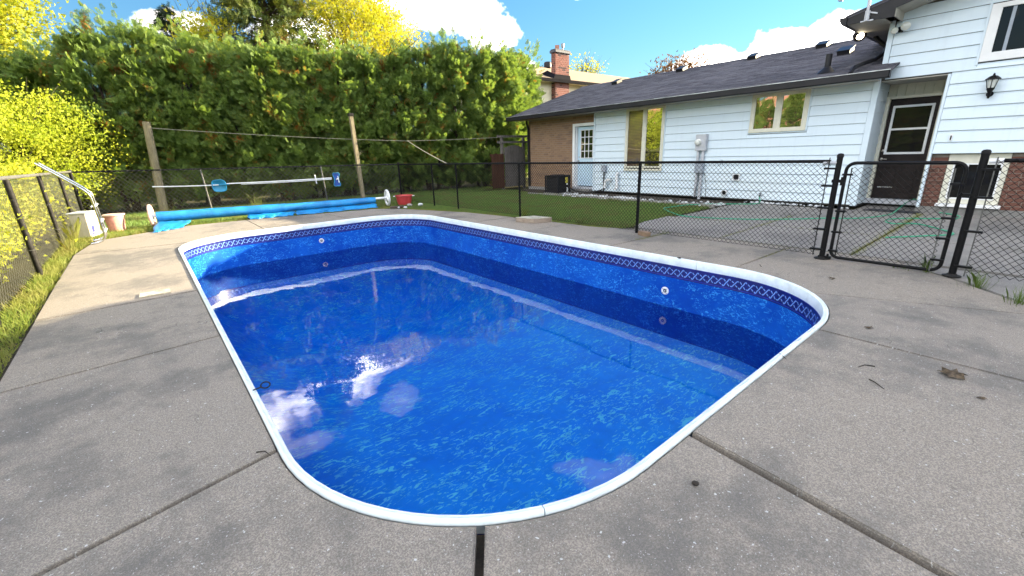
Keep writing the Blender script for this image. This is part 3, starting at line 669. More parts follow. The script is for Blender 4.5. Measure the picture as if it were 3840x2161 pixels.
# ------------------------------------------------------------------ the white house
HX = 12.2
house = thing('house', (HX, 8, 0), 'white-sided house with dark shingle roof and tan brick end, behind the black fence', 'house')
def board(parent, y0, y1, z0, z1, mat='siding', x=HX, name='siding_board'):
    """one lap board: the foot stands 2 cm proud of the head of the one below"""
    b = MB(); f = x-.017; h = z1-.002; z0 += .002
    b.add([(x+.006, y0, h), (f, y0, z0+.008), (f+.002, y0, z0), (x+.012, y0, z0+.006), (x+.006, y1, h), (f, y1, z0+.008), (f+.002, y1, z0), (x+.012, y1, z0+.006)],
          [(0, 1, 5, 4), (1, 2, 6, 5), (2, 3, 7, 6), (3, 0, 4, 7), (3, 2, 1, 0), (4, 5, 6, 7)])
    return b.build(name, mat, parent)
def lay(parent, y0, y1, z0, z1, holes, mat='siding', x=HX):
    cuts = [(a, b) for a, b, c, d in holes if c < z1-.02 and d > z0+.02]
    segs = [(y0, y1)]
    for a, b in cuts: segs = [q for s in segs for q in ((s[0], min(s[1], a)), (max(s[0], b), s[1])) if q[1]-q[0] > .02]
    for s in segs: board(parent, s[0]+.002, s[1]-.002, z0, z1, mat, x)
    for a, b, c, d in holes:
        if z0+.03 < c < z1-.02: board(parent, a, b, z0, c-.012, mat, x)
        if z0+.02 < d < z1-.04: board(parent, a, b, d, z1, mat, x)
# low wing
lw = MB().box(HX+.018, 12.24, 2.66, 10.2, .04, 2.68)
lw.box(12.46, 19.6, 2.66, 13.56, 0, 2.63); low = lw.build('low_wall', 'sheathing', house)
WIN = [(7.49, 8.91, .727, 2.66), (3.82, 5.145, 1.69, 2.66)]
for k in range(12): lay(low, 2.725, 10.13, .07+.2165*k, .07+.2165*(k+1), WIN)
MB().box(HX-.022, HX+.03, 2.612, 2.722, .05, 2.66).build('corner_trim', 'siding', low, bevel=.003)
MB().box(HX-.022, HX+.06, 10.135, 10.20, .05, 2.66).build('corner_trim', 'siding', low, bevel=.003)
for k in range(12):   # short return into the door recess
    z0 = .07+.2165*k; b = MB(); y = 2.63
    b.add([(HX+.03, y, z0+.2285), (HX+.03, y-.016, z0), (HX+.03, y+.02, z0), (13.08, y, z0+.2285), (13.08, y-.016, z0), (13.08, y+.02, z0)], [(0, 1, 2), (3, 5, 4), (0, 3, 4, 1), (1, 4, 5, 2), (2, 5, 3, 0)]); b.build('siding_board', 'siding', low)
def casement(y0, y1, z0, z1, panes, mats, label=None):
    """cream double casement: frame, sashes, panes"""
    f = MB(); x0, x1 = HX-.045, HX+.03
    f.box(x0, x1, y0, y1, z1-.055, z1); f.box(x0-.012, x1, y0, y1, z0, z0+.06); f.box(x0, x1, y0, y0+.05, z0+.06, z1-.055); f.box(x0, x1, y1-.05, y1, z0+.06, z1-.055)
    ym = (panes[0][0]+panes[1][1])/2 if panes[0][0] > panes[1][1] else (panes[0][1]+panes[1][0])/2
    f.box(x0+.002, x1, ym-.028, ym+.028, z0+.06, z1-.055)
    w = f.build('window', 'cream', house, bevel=.003)
    t = MB(); t.box(HX-.028, HX+.01, y0-.028, y0-.002, z0-.02, z1); t.box(HX-.028, HX+.01, y1+.002, y1+.028, z0-.02, z1); t.box(HX-.026, HX+.01, y0-.028, y1+.028, z0-.032, z0-.004); t.build('trim', 'siding', w)
    for (a, b, c, d), m in zip(panes, mats):
        s = MB(); g = .05
        for q in ((a-g, a, c-g, d+g), (b, b+g, c-g, d+g), (a, b, c-g, c), (a, b, d, d+g)): s.box(x0+.012, x1-.004, *q)
        s.build('sash', 'cream', w, bevel=.003); MB().box(HX-.012, HX+.012, a, b, c, d).build('pane', m, w)
    return w
casement(7.52, 8.88, .757, 2.63, [(8.27, 8.79, .90, 2.545), (7.62, 8.13, .90, 2.545)], ['blind', 'glass'])
casement(3.85, 5.115, 1.72, 2.64, [(4.56, 5.02, 1.81, 2.535), (3.955, 4.41, 1.81, 2.535)], ['glass', 'glass'])
# tan brick end: each brick a piece
BX = 12.25
bw = MB().box(BX+.008, 12.5, 11.205, 13.58, .02, 2.62); bw.box(BX+.008, 12.5, 10.2, 11.205, 2.34, 2.62); brickwall = bw.build('brick_wall', 'mortar', house)
def bricks(parent, mat, x, ranges, L=.203, H=.063, J=.0115, limit=300, face='x', depth=.09, z_base=0.):
    """running bond; ranges: (a0, a1, z0, z1) boxes along the wall"""
    me = {}; spare = MB(); todo = []
    for a0, a1, z0, z1 in ranges:
        r = 0; z = z0
        while z+H <= z1+.004:
            a = a0-(L+J)/2*(r % 2)
            while a < a1-.02:
                p, q = max(a, a0), min(a+L, a1)
                if q-p > .03: todo.append((p, q, z))
                a += L+J
            z += H+J; r += 1
    todo.sort(key=lambda t: t[0] if face == 'x' else t[0])
    for k, (p, q, z) in enumerate(todo):
        w = round(q-p, 3); dx = random.uniform(-.003, .003)
        if k < limit:
            if w not in me: me[w] = unit_box('brick', *((depth, w, H) if face == 'x' else (w, depth, H)), mat)
            c = (x+depth/2+dx, (p+q)/2, z+H/2) if face == 'x' else ((p+q)/2, x+depth/2+dx, z+H/2)
            inst('brick', me[w], parent, c)
        else:
            if face == 'x': spare.box(x+dx, x+depth, p, q, z, z+H)
            else: spare.box(p, q, x+dx, x+depth, z, z+H)
    if spare.v: tag(spare.build('brick_rows', mat, parent), kind='stuff')
bricks(brickwall, 'brick_tan', BX, [(11.21, 13.58, .10, 2.61), (10.21, 11.21, 2.345, 2.61)])
MB().box(BX-.03, 12.5, 11.25, 13.6, -.05, .09).build('foundation', 'cement', house)
# white back door in the brick
d = MB().box(12.37, 12.42, 10.23, 11.06, .20, 2.22); door = d.build('door', 'door_blue', house, bevel=.004)
f = MB(); f.box(BX-.025, 12.44, 11.09, 11.20, .13, 2.33); f.box(BX-.025, 12.44, 10.2, 11.09, 2.24, 2.332); f.box(12.3, 12.44, 11.06, 11.09, .13, 2.24); f.build('door_frame', 'white_paint', door, bevel=.003)
MB().box(12.360, 12.372, 10.37, 10.91, 1.17, 2.10).build('door_pane', 'glass', door)
f = MB()
for y in (10.36, 10.55, 10.73, 10.91): f.box(12.345, 12.37, y-.011, y+.011, 1.16, 2.11)
for z in (1.165, 1.40, 1.635, 1.87, 2.105): f.box(12.347, 12.368, 10.35, 10.92, z-.011, z+.011)
f.build('muntin_grid', 'white_paint', door)
for a in (10.38, 10.68):
    f = MB(); f.box(12.358, 12.374, a, a+.22, .42, .98); f.build('door_panel', 'door_blue', door, bevel=.006)
b = MB(); b.lathe((12.372, 10.985, 1.20), [(.018, 0), (.02, .02), (.015, .03)], 10, (-1, 0, 0)); b.lathe((12.372, 10.985, 1.07), [(.012, 0), (.012, .03), (.028, .045), (.024, .07), (0, .075)], 12, (-1, 0, 0)); b.build('door_handle', 'brass', door, True)
MB().box(12.02, 12.36, 10.22, 11.3, -.03, .10).build('door_step', 'concrete_step', house, bevel=.008)
MB().box(12.18, 12.44, 10.2, 11.15, .10, .17).build('door_sill', 'pipe_grey', house, bevel=.005)
# two-storey part with the recessed door
u = MB(); u.box(HX+.018, 19.6, -7, 2.615, 2.60, 3.70); u.box(12.36, 19.6, -7, 1.56, 0, 2.60); u.box(13.14, 19.6, 1.5, 2.66, 0, 2.66); u.box(HX+.018, 12.36, -7, 1.545, 1.15, 2.60)
RZ = lambda y: 3.72+.27*(3.3-y) if y > -1.9 else 3.72+.27*5.2-.27*(-1.9-y)
u.add([(12.22, 2.615, 3.7), (12.22, -1.9, 3.7), (12.22, -1.9, RZ(-1.9)-.02), (12.22, 2.615, RZ(2.615)-.02)], [(0, 1, 2, 3)]); u.add([(12.22, -1.9, 3.7), (12.22, -6.4, 3.7), (12.22, -6.4, RZ(-6.4)-.02), (12.22, -1.9, RZ(-1.9)-.02)], [(0, 1, 2, 3)])
upper = u.build('upper_wall', 'sheathing', house)
UW = [(-.15, 1.24, 2.735, 3.665)]
for k in range(18):
    z0 = 1.151+.2105*k; z1 = z0+.2105; y1 = 1.555 if z1 < 2.65 else 2.55
    if z1 > 3.7: y1 = min(y1, 3.3-(z1-3.66)/.27)
    if y1 > -1.5: lay(upper, -4.6, y1, z0, z1, UW)
MB().box(HX-.022, HX+.05, 2.555, 2.645, 2.93, 3.70).build('corner_trim', 'siding', upper, bevel=.003)
MB().box(HX-.024, HX+.10, 1.557, 1.60, .10, 2.60).build('corner_trim', 'siding', upper, bevel=.003)
MB().box(HX-.012, 13.1, 1.60, 2.60, 2.585, 2.60).build('recess_ceiling', 'soffit', upper)
for k in range(7):
    y0 = 1.60+k*.146; MB().box(13.095-.004*(k % 2), 13.14, y0+.003, y0+.143, 2.345, 2.585).build('batten_board', 'cream', upper)
# upper window
w = MB()
for q in ((1.10, 1.235, 2.74, 3.66), (-.15, 1.10, 2.74, 2.88), (-.15, 1.10, 3.585, 3.66)): w.box(HX-.04, HX+.02, *q)
w = w.build('window', 'white_paint', house, bevel=.004); MB().box(HX+.0, HX+.018, -.1, 1.10, 2.88, 3.585).build('pane', 'glass_dim', w)
MB().box(HX-.012, HX+.012, .93, .975, 2.88, 3.585).build('sash_rail', 'greybox', w)
MB().box(HX-.03, HX+.012, 1.238, 1.27, 2.70, 3.69).build('trim', 'siding', w)
# recessed brown door
dd = MB().box(13.10, 13.15, 1.735, 2.55, .165, 2.285); bd = dd.build('door', 'brown_door', house, bevel=.004)
f = MB(); f.box(13.03, 13.14, 2.555, 2.625, .10, 2.345); f.box(13.03, 13.14, 1.66, 1.73, .10, 2.345); f.box(13.03, 13.14, 1.73, 2.555, 2.29, 2.345); f.build('door_frame', 'cream', bd, bevel=.004)
f = MB()
for q in ((1.80, 1.845, 1.13, 2.15), (2.44, 2.485, 1.13, 2.15), (1.845, 2.44, 1.13, 1.175), (1.845, 2.44, 2.105, 2.15), (1.845, 2.44, 1.64, 1.68)): f.box(13.078, 13.102, *q)
f.build('window_frame', 'white_paint', bd, bevel=.003)
for q in ((1.845, 2.44, 1.68, 2.105), (1.845, 2.44, 1.175, 1.64)): MB().box(13.09, 13.102, *q).build('pane', 'glass_dim', bd)
for a in (1.86, 2.20):
    f = MB(); f.box(13.09, 13.102, a, a+.25, .30, .84); f.build('door_panel', 'brown_door', bd, bevel=.008)
MB().box(13.085, 13.10, 2.20, 2.47, .40, .425).build('mail_slot', 'steel', bd)
b = MB(); b.lathe((13.10, 2.505, 1.21), [(.03, 0), (.03, .012), (.02, .02)], 12, (-1, 0, 0)); b.lathe((13.10, 2.505, 1.03), [(.03, 0), (.028, .01), (.012, .015), (.012, .05)], 12, (-1, 0, 0)); b.tube([(13.055, 2.505, 1.03), (13.05, 2.40, 1.025)], .010, 8); b.build('door_handle', 'brass', bd, True)
MB().box(12.92, 13.14, 1.60, 2.64, .05, .155).build('door_sill', 'pipe_grey', house, bevel=.006)
# basement brick and window
bb = MB(); bb.box(12.308, 12.36, 1.305, 1.60, .1, 1.15); bb.box(12.308, 12.36, -5, .475, .1, 1.15); base = bb.build('brick_wall', 'mortar', house)
bricks(base, 'brick_brown', 12.30, [(1.31, 1.60, .12, 1.14), (-1.2, .47, .12, 1.14)])
MB().box(12.27, 12.36, -5, 1.62, -.05, .115).build('foundation', 'concrete_step', house)
w = MB()
for q in ((1.19, 1.30, .20, 1.15), (.48, .58, .20, 1.15), (.58, 1.19, .965, 1.15), (.58, 1.19, .20, .285)): w.box(12.285, 12.36, *q)
w = w.build('window', 'cream', house, bevel=.004)
f = MB()
for q in ((1.19, 1.215, .285, .965), (.555, .58, .285, .965), (.58, 1.19, .285, .312), (.58, 1.19, .94, .965), (1.00, 1.03, .312, .94)): f.box(12.275, 12.35, *q)
f.build('sash', 'white_paint', w, bevel=.003); MB().box(12.325, 12.345, .58, 1.19, .31, .945).build('pane', 'glass_dim', w)
MB().box(12.20, 12.36, .43, 1.33, .135, .195).build('window_sill', 'white_paint', w, bevel=.006)
# low roof: every shingle tab has its own thickness
RA = Vector((11.62, 0, 2.735)); RD = Vector((4.42, 0, 1.375)); RLEN = RD.length; RDn = RD.normalized(); RN = Vector((-RD.z, 0, RD.x)).normalized()
r = MB()
def rp(s, y, h=0.): p = RA+RDn*s+RN*h; return (p.x, y, p.z)
r.add([rp(0, 2.36, -.02), rp(0, 14.05, -.02), rp(RLEN, 14.05, -.02), rp(RLEN, 2.60, -.02), rp(.62, 2.60, -.02), rp(.62, 2.36, -.02)], [(0, 1, 2, 3, 4, 5)])
RT_ = RA+RD; r.add([(RT_.x, 2.6, RT_.z-.02), (RT_.x, 14.05, RT_.z-.02), (20.4, 14.05, 2.75), (20.4, 2.6, 2.75)], [(0, 1, 2, 3)])
r.add([(12.2, 13.58, 2.63), (19.6, 13.58, 2.63), (RT_.x, 13.58, RT_.z-.05)], [(0, 1, 2)])
roof = r.build('roof', 'underlay', house)
SW, SH = .333, .142
tabs = []
for c in range(int(RLEN/SH)+1):
    s0 = c*SH; s1 = min(s0+SH*1.25, RLEN+.02); y = 2.36-(c % 2)*SW/2+random.uniform(-.05, 0)
    while y < 14.05:
        a = max(y+.004, 2.36 if s0 < .6 else 2.63); b = min(y+SW-.004, 14.05)
        if b-a > .05: tabs.append((a, b, s0, s1))
        y += SW
tabs.sort(key=lambda t: (t[0]-0)**2+(11.6+t[2])**2)
big = None; rest = MB(); sme = {}
def tab_box(b, a, q, s0, s1, lift): 
    P = [rp(s0, a, lift), rp(s0, q, lift), rp(s1, q, .002), rp(s1, a, .002), rp(s0, a, -.016), rp(s0, q, -.016), rp(s1, q, -.018), rp(s1, a, -.018)]
    b.add(P, [(0, 1, 2, 3), (0, 4, 5, 1), (1, 5, 6, 2), (2, 6, 7, 3), (3, 7, 4, 0)])
full = None
cnt = 0
for a, q, s0, s1 in tabs:
    lift = .010+random.uniform(0, .007)
    if abs((q-a)-(SW-.008)) < 1e-4 and cnt < 300 and s1 < RLEN:
        if full is None:
            bb = MB(); tab_box(bb, -(SW-.008)/2, (SW-.008)/2, 0, SH*1.25, .013); o = bb.build('shingle', 'shingle', origin=(RA.x, 0, RA.z)); full = o.data; bpy.data.objects.remove(o)
        p = rp(s0, (a+q)/2, lift-.013); inst('shingle', full, roof, p); cnt += 1
    else: tab_box(rest, a, q, s0, s1, lift)
tag(rest.build('shingle_rows', 'shingle', roof), kind='stuff')
b = MB(); y = 2.65
while y < 14.0:
    b.add([(RT_.x-.15, y, RT_.z-.03), (RT_.x, y, RT_.z+.022), (RT_.x+.15, y, RT_.z-.03), (RT_.x-.15, y+.24, RT_.z-.025), (RT_.x, y+.24, RT_.z+.03), (RT_.x+.15, y+.24, RT_.z-.025)], [(0, 1, 4, 3), (1, 2, 5, 4), (0, 3, 5, 2)]); y += .23
tag(b.build('ridge_caps', 'shingle', roof), kind='stuff')
g = MB(); g.box(11.53, 11.545, 2.36, 14.08, 2.60, 2.735); g.box(11.53, 11.64, 2.36, 14.08, 2.60, 2.612); g.box(11.63, 11.66, 2.36, 14.08, 2.60, 2.735); g.box(11.53, 11.64, 2.36, 2.372, 2.60, 2.73); g.box(11.53, 11.64, 14.068, 14.08, 2.60, 2.73); g.build('gutter', 'dark_metal', roof)
g = MB(); g.box(11.518, 11.552, 2.36, 8.2, 2.735, 2.75); g.box(11.52, 11.55, 8.2, 14.08, 2.735, 2.745); g.build('gutter_lip', 'gutter_lip', roof)
MB().box(11.655, 12.3, 2.62, 14.05, 2.61, 2.625).build('soffit', 'soffit', roof)
g = MB(); g.add([rp(0, 14.05, .012), rp(RLEN, 14.05, .012), rp(RLEN, 14.09, .012), rp(0, 14.09, .012), rp(0, 14.05, -.14), rp(RLEN, 14.05, -.14), rp(RLEN, 14.09, -.14), rp(0, 14.09, -.14)], [(0, 1, 2, 3), (3, 2, 6, 7), (0, 3, 7, 4), (0, 4, 5, 1)]); g.build('rake_board', 'dark_metal', roof)
def box_vent(s, y, lab, dark=True):
    b = MB(); w = .13; c = [rp(s-.16, y-w, .0), rp(s-.16, y+w, .0), rp(s+.18, y+w, .0), rp(s+.18, y-w, .0), rp(s-.16, y-w, .10), rp(s-.16, y+w, .10), rp(s+.18, y+w, .125), rp(s+.18, y-w, .125)]
    b.add(c, [(0, 1, 2, 3), (4, 7, 6, 5), (0, 4, 5, 1), (1, 5, 6, 2), (2, 6, 7, 3), (3, 7, 4, 0)])
    c2 = [rp(s-.19, y-w-.02, .10), rp(s-.19, y+w+.02, .10), rp(s+.20, y+w+.02, .128), rp(s+.20, y-w-.02, .128), rp(s-.19, y-w-.02, .118), rp(s-.19, y+w+.02, .118), rp(s+.20, y+w+.02, .145), rp(s+.20, y-w-.02, .145)]
    b.add(c2, [(0, 1, 2, 3), (4, 7, 6, 5), (0, 4, 5, 1), (1, 5, 6, 2), (2, 6, 7, 3), (3, 7, 4, 0)]); b.build('roof_vent', 'dark_metal' if dark else 'pipe_grey', roof)
for s, y, dk in ((3.95, 11.75, True), (4.35, 9.2, True), (4.35, 6.75, True), (4.3, 4.85, True), (2.62, 3.85, True)): box_vent(s, y, '', dk)
b = MB(); p = Vector(rp(.62, 3.62, 0)); b.lathe(p, [(.20, -.03), (.15, .03), (.07, .10), (.065, .11)], 12); b.lathe(p, [(.062, .05), (.062, .36), (.05, .36), (.05, .2)], 12); b.build('vent_pipe', 'dark_metal', roof, True)
# upper roof: gable to the pool, ridge along x
up = MB()
def slab(y0, z0, y1, z1, x0, x1, t):
    up.add([(x0, y0, z0), (x1, y0, z0), (x1, y1, z1), (x0, y1, z1), (x0, y0, z0-t), (x1, y0, z0-t), (x1, y1, z1-t), (x0, y1, z1-t)], [(0, 1, 2, 3), (4, 7, 6, 5), (0, 4, 5, 1), (2, 6, 7, 3), (0, 3, 7, 4), (1, 5, 6, 2)])
slab(3.24, 3.80, -1.9, 3.80+.27*5.14, 11.52, 20.2, .03); slab(-7.0, 3.80, -1.9, 3.80+.27*5.14, 11.52, 20.2, .03)
ur = up.build('upper_roof', 'shingle', house)
f = MB()
def tri(x0, x1, P, m=0):
    n = len(P); f.add([(x0, y, z) for y, z in P]+[(x1, y, z) for y, z in P], [tuple(range(n))[::-1], tuple(range(n, 2*n))]+[(i, (i+1) % n, n+(i+1) % n, n+i) for i in range(n)], m)
tri(11.53, 11.56, [(3.22, 3.79), (-1.9, 5.165), (-1.9, 4.98), (2.47, 3.80), (2.47, 3.655), (3.22, 3.665)]); f.build('rake_board', 'dark_metal', ur)
f = MB(); f.box(11.515, 11.535, -1.9, 3.24, 0, .01)  # drip edge laid along the slope below
f = MB(); f.add([(11.505, 3.24, 3.80), (11.505, -1.9, 5.188), (11.53, -1.9, 5.188), (11.53, 3.24, 3.80), (11.505, 3.24, 3.822), (11.505, -1.9, 5.21), (11.53, -1.9, 5.21), (11.53, 3.24, 3.822)], [(0, 1, 2, 3), (4, 7, 6, 5), (0, 4, 5, 1), (3, 2, 6, 7), (0, 3, 7, 4)]); f.build('drip_edge', 'shingle', ur)
MB().box(11.56, 20, 2.62, 3.2, 3.66, 3.672).build('soffit', 'soffit', ur)
f = MB(); f.add([(11.56, 2.47, 3.80), (11.56, -1.9, 4.98), (12.2, -1.9, 4.98), (12.2, 2.47, 3.80)], [(0, 1, 2, 3)]); f.build('rake_soffit', 'soffit', ur)
MB().box(11.56, 12.2, 2.455, 2.475, 3.66, 3.81).build('eave_return', 'soffit', ur)
f = MB(); f.add([(11.5, 3.21, 3.66), (11.5, 3.28, 3.665), (11.5, 3.33, 3.74), (11.5, 3.335, 3.80), (11.5, 3.21, 3.80), (20, 3.21, 3.66), (20, 3.28, 3.665), (20, 3.33, 3.74), (20, 3.335, 3.80), (20, 3.21, 3.80)], [(0, 1, 6, 5), (1, 2, 7, 6), (2, 3, 8, 7), (4, 0, 5, 9), (0, 4, 3, 2, 1), (5, 6, 7, 8, 9)]); f.build('gutter', 'dark_metal', ur)
b = MB(); b.tube([(13.3, 3.12, 3.66), (13.3, 2.98, 3.50), (13.28, 2.86, 3.40), (12.9, 2.80, 3.22), (12.4, 2.84, 3.06), (11.95, 2.95, 2.95), (11.72, 3.0, 2.88), (11.62, 3.02, 2.76)], .042, 8); b.build('downspout', 'dark_metal', ur, True)
b = MB(); b.tube([(12.1, 13.50, 2.60), (12.1, 13.50, 2.48), (12.19, 13.52, 2.30), (12.195, 13.52, .1)], .045, 8); b.build('downspout', 'dark_metal', roof, True)
b = MB(); b.box(12.02, 12.06, 13.90, 13.96, 2.2, 2.62)

# fixtures on the house
t = thing('wall_lantern', (12.19, .975, 2.25), 'black wall lantern on the white siding right of the brown door', 'lamp')
b = MB(); b.lathe((12.06, .975, 2.10), [(.012, 0), (.02, .02), (.025, .10), (.055, .16), (.05, .18)], 10); b.tube([(12.17, .975, 2.17), (12.12, .975, 2.13), (12.07, .975, 2.19)], .012, 8); b.lathe((12.185, .975, 2.18), [(.05, 0), (.045, .015)], 12, (-1, 0, 0)); b.build('bracket', 'black', t, True)
b = MB(); b.lathe((12.06, .975, 2.275), [(.055, 0), (.085, .135)], 6); b.build('lamp_glass', 'lens', t)
b = MB(); b.lathe((12.06, .975, 2.41), [(.105, 0), (.10, .015), (.05, .06), (.02, .07), (.012, .10), (0, .115)], 6)
for k in range(6): a = 2*math.pi*k/6; b.tube([(12.06+.056*math.cos(a), .975+.056*math.sin(a), 2.275), (12.06+.087*math.cos(a), .975+.087*math.sin(a), 2.41)], .006, 5)
b.build('lantern_cap', 'black', t)
t = thing('flood_light', (12.18, 2.47, 3.52), 'twin-bulb flood light on the upper siding beside the corner trim', 'lamp')
b = MB(); b.lathe((12.19, 2.47, 3.52), [(.05, 0), (.05, .03)], 12, (-1, 0, 0)); b.tube([(12.13, 2.54, 3.52), (12.12, 2.42, 3.545)], .02, 8); b.tube([(12.15, 2.42, 3.50), (12.12, 2.42, 3.46)], .014, 6); b.tube([(12.17, 2.55, 3.70), (12.17, 2.545, 3.55)], .008, 6); b.build('lamp_bracket', 'black', t, True)
for y, z, s in ((2.545, 3.505, .9), (2.385, 3.55, 1.15)):
    b = MB(); b.lathe((12.12, y, z), [(.02*s, -.02), (.035*s, .02), (.062*s, .07), (.066*s, .085), (.05*s, .10), (0, .105)], 16, (-1, -.25, -.15)); b.build('bulb', 'lens', t, True)
t = thing('eave_lamp', (12.7, 3.3, 3.62), 'small lit lamp in a brown housing under the upper eave gutter', 'lamp')
ax_ = (.62, .42, .50); b = MB(); b.lathe((12.70, 3.26, 3.64), [(.085, .10), (.12, .03), (.125, -.03), (.105, -.075), (.072, -.075), (.070, -.05)], 18, ax_); b.build('housing', 'brown_door', t, True)
b = MB(); b.lathe((12.70, 3.26, 3.64), [(.070, -.05), (.058, -.08), (0, -.088)], 16, ax_); b.build('lens', 'lit', t, True)
t = thing('satellite_mount', (11.5, 2.88, 3.7), 'grey satellite dish mast bolted to the dark gable fascia', 'antenna mast')
b = MB(); b.tube([(11.49, 2.88, 3.66), (11.49, 2.90, 4.35)], .026, 10); b.build('mast', 'pipe_grey', t, True)
b = MB(); b.box(11.50, 11.53, 2.78, 2.98, 3.655, 3.675); b.box(11.48, 11.53, 2.85, 2.92, 3.66, 3.84); b.obox((11.515, 2.83, 3.80), (.01, 0, 0), (0, .10, .035), (0, 0, .012)); b.build('mast_foot', 'pipe_grey', t)
b = MB(); b.tube([(11.49, 2.90, 4.06), (11.44, 3.1, 4.09), (11.38, 3.30, 4.12)], .018, 8); b.lathe((11.38, 3.30, 4.11), [(.03, 0), (.034, .05), (.02, .08)], 10, (0, 1, .05)); b.build('receiver_arm', 'pipe_grey', t, True)
t = thing('electric_meter', (12.17, 6.3, 1.2), 'grey electric meter box with round glass dial and conduit, between the two windows', 'meter')
b = MB(); b.box(12.06, 12.19, 6.16, 6.46, 1.32, 1.75); b.build('meter_box', 'pipe_grey', t, bevel=.01)
b = MB(); b.lathe((12.06, 6.37, 1.54), [(.085, 0), (.085, .03), (.075, .035), (.072, .08), (.055, .095), (0, .098)], 20, (-1, 0, 0)); b.build('meter_dial', 'lens', t, True)
b = MB(); b.tube([(12.14, 6.39, 1.34), (12.14, 6.39, .96)], .035, 8); b.tube([(12.14, 6.25, 1.34), (12.14, 6.25, .0)], .042, 8); b.tube([(12.14, 6.38, .74), (12.14, 6.38, .05)], .035, 8); b.build('conduit', 'pipe_grey', t, True)
b = MB(); b.box(12.06, 12.17, 6.19, 6.42, .72, .98); b.build('junction_box', 'greybox', t, bevel=.012)
b = MB(); b.tube([(12.1, 6.30, .73), (12.08, 6.28, .5), (12.1, 6.36, .2), (12.12, 6.36, .02)], .007, 6); b.tube([(12.1, 6.24, .73), (12.06, 6.10, .68), (12.08, 6.04, .4), (12.12, 6.05, .05)], .007, 6); b.build('loose_cable', 'copper', t, True)
t = thing('wall_vent', (12.17, 5.28, .62), 'square white dryer vent low on the siding right of the meter', 'vent')
f = MB()
for q in ((5.19, 5.21, .54, .71), (5.35, 5.37, .54, .71), (5.21, 5.35, .54, .56), (5.21, 5.35, .69, .71)): f.box(12.13, 12.19, *q)
f.build('vent_frame', 'pvc', t); f = MB(); f.box(12.165, 12.18, 5.21, 5.35, .56, .69); f.obox((12.15, 5.28, .66), (.02, 0, .012), (0, .068, 0), (0, 0, .004)); f.build('flap', 'dark_metal', t)
t = thing('wall_outlet', (12.17, 5.55, .21), 'round black vent hole with white hood low on the siding', 'vent')
b = MB(); b.lathe((12.18, 5.55, .21), [(.075, 0), (.075, .05), (.06, .055), (.055, .01)], 16, (-1, 0, 0)); b.build('hood', 'pvc', t, True); b = MB(); b.lathe((12.17, 5.55, .21), [(.055, 0), (.055, .02)], 16, (-1, 0, 0)); b.build('opening', 'black', t)
t = thing('hose_tap', (12.17, 4.62, .19), 'dark garden tap low on the white siding near the patio', 'tap')
b = MB(); b.tube([(12.19, 4.62, .19), (12.11, 4.62, .19), (12.09, 4.62, .15)], .016, 8); b.build('spout', 'black', t, True); b = MB(); b.lathe((12.12, 4.62, .205), [(.008, 0), (.008, .02), (.035, .025), (.035, .035), (0, .036)], 10); b.build('tap_handle', 'black', t, True)
t = thing('disconnect_box', (12.15, 9.67, .8), 'blue-grey electrical box with a thin pipe, right of the white door', 'electrical box')
b = MB(); b.box(12.08, 12.18, 9.58, 9.75, .71, .92); b.build('box_body', 'greybox', t, bevel=.008); b = MB(); b.tube([(12.14, 9.67, .72), (12.14, 9.67, .0)], .022, 8); b.build('conduit', 'dark_metal', t, True)
t = thing('vent_pipe', (12.15, 9.12, .2), 'white pipe elbows rising on the siding beside the tall window', 'pipe')
b = MB(); b.tube([(12.19, 9.10, .66), (12.11, 9.10, .66), (12.10, 9.10, .60), (12.10, 9.09, .25), (12.07, 9.09, .18), (12.0, 9.09, .17)], .043, 10); b.build('pipe', 'pvc', t, True)
t = thing('vent_pipe', (12.15, 9.5, .2), 'short curved white pipe next to the blue-grey electrical box', 'pipe')
b = MB(); b.tube([(12.19, 9.38, .45), (12.1, 9.38, .45), (12.08, 9.46, .46), (12.08, 9.56, .40), (12.08, 9.57, .24), (12.04, 9.57, .18)], .043, 10); b.build('pipe', 'pvc', t, True)
t = thing('wall_switch', (12.17, 1.34, 1.45), 'small dark plate on the white siding right of the brown door', 'switch plate')
f = MB(); f.box(12.165, 12.19, 1.32, 1.36, 1.39, 1.50); f.build('plate', 'white_paint', t); f = MB(); f.box(12.16, 12.17, 1.33, 1.35, 1.405, 1.485); f.build('cover', 'dark_metal', t)
# things at the foot of the house
t = thing('air_conditioner', (11.35, 11.1, 0), 'dark grey air conditioner unit on the lawn edge left of the white door', 'air conditioner')
MB().box(11.0, 11.7, 10.74, 11.45, -.05, .03).build('pad', 'cement', t, bevel=.008)
b = MB(); b.box(11.09, 11.62, 10.82, 11.37, .03, .58); b.build('coil', 'black_old', t)
for k in range(11):
    z = .07+k*.047; b = MB(); b.tube([(11.05, 10.78, z), (11.66, 10.78, z), (11.66, 11.41, z), (11.05, 11.41, z)], .013, 4, closed=True); b.build('guard_slat', 'greybox' if False else 'dark_metal', t)
b = MB()
for x, y in ((11.06, 10.79), (11.65, 10.79), (11.65, 11.40), (11.06, 11.40)): b.box(x-.02, x+.02, y-.02, y+.02, .03, .60)
b.build('corner_post', 'dark_metal', t); b = MB(); b.box(11.03, 11.68, 10.76, 11.43, .585, .625); b.lathe((11.355, 11.095, .625), [(.26, 0), (.25, .012), (.05, .02), (0, .02)], 20); b.build('top_cover', 'dark_metal', t, bevel=.012)
MB().box(11.40, 11.52, 10.755, 10.765, .36, .55).build('warning_label', 'yellow_tag', t); MB().box(11.46, 11.53, 10.755, 10.765, .30, .34).build('data_label', 'white_paint', t); MB().box(11.47, 11.53, 10.755, 10.765, .05, .20).build('data_label', 'white_paint', t)
b = MB(); b.tube([(11.6, 10.78, .2), (11.75, 10.6, .06), (11.9, 10.2, .03), (12.05, 9.9, .05), (12.14, 9.72, .12)], .022, 7)
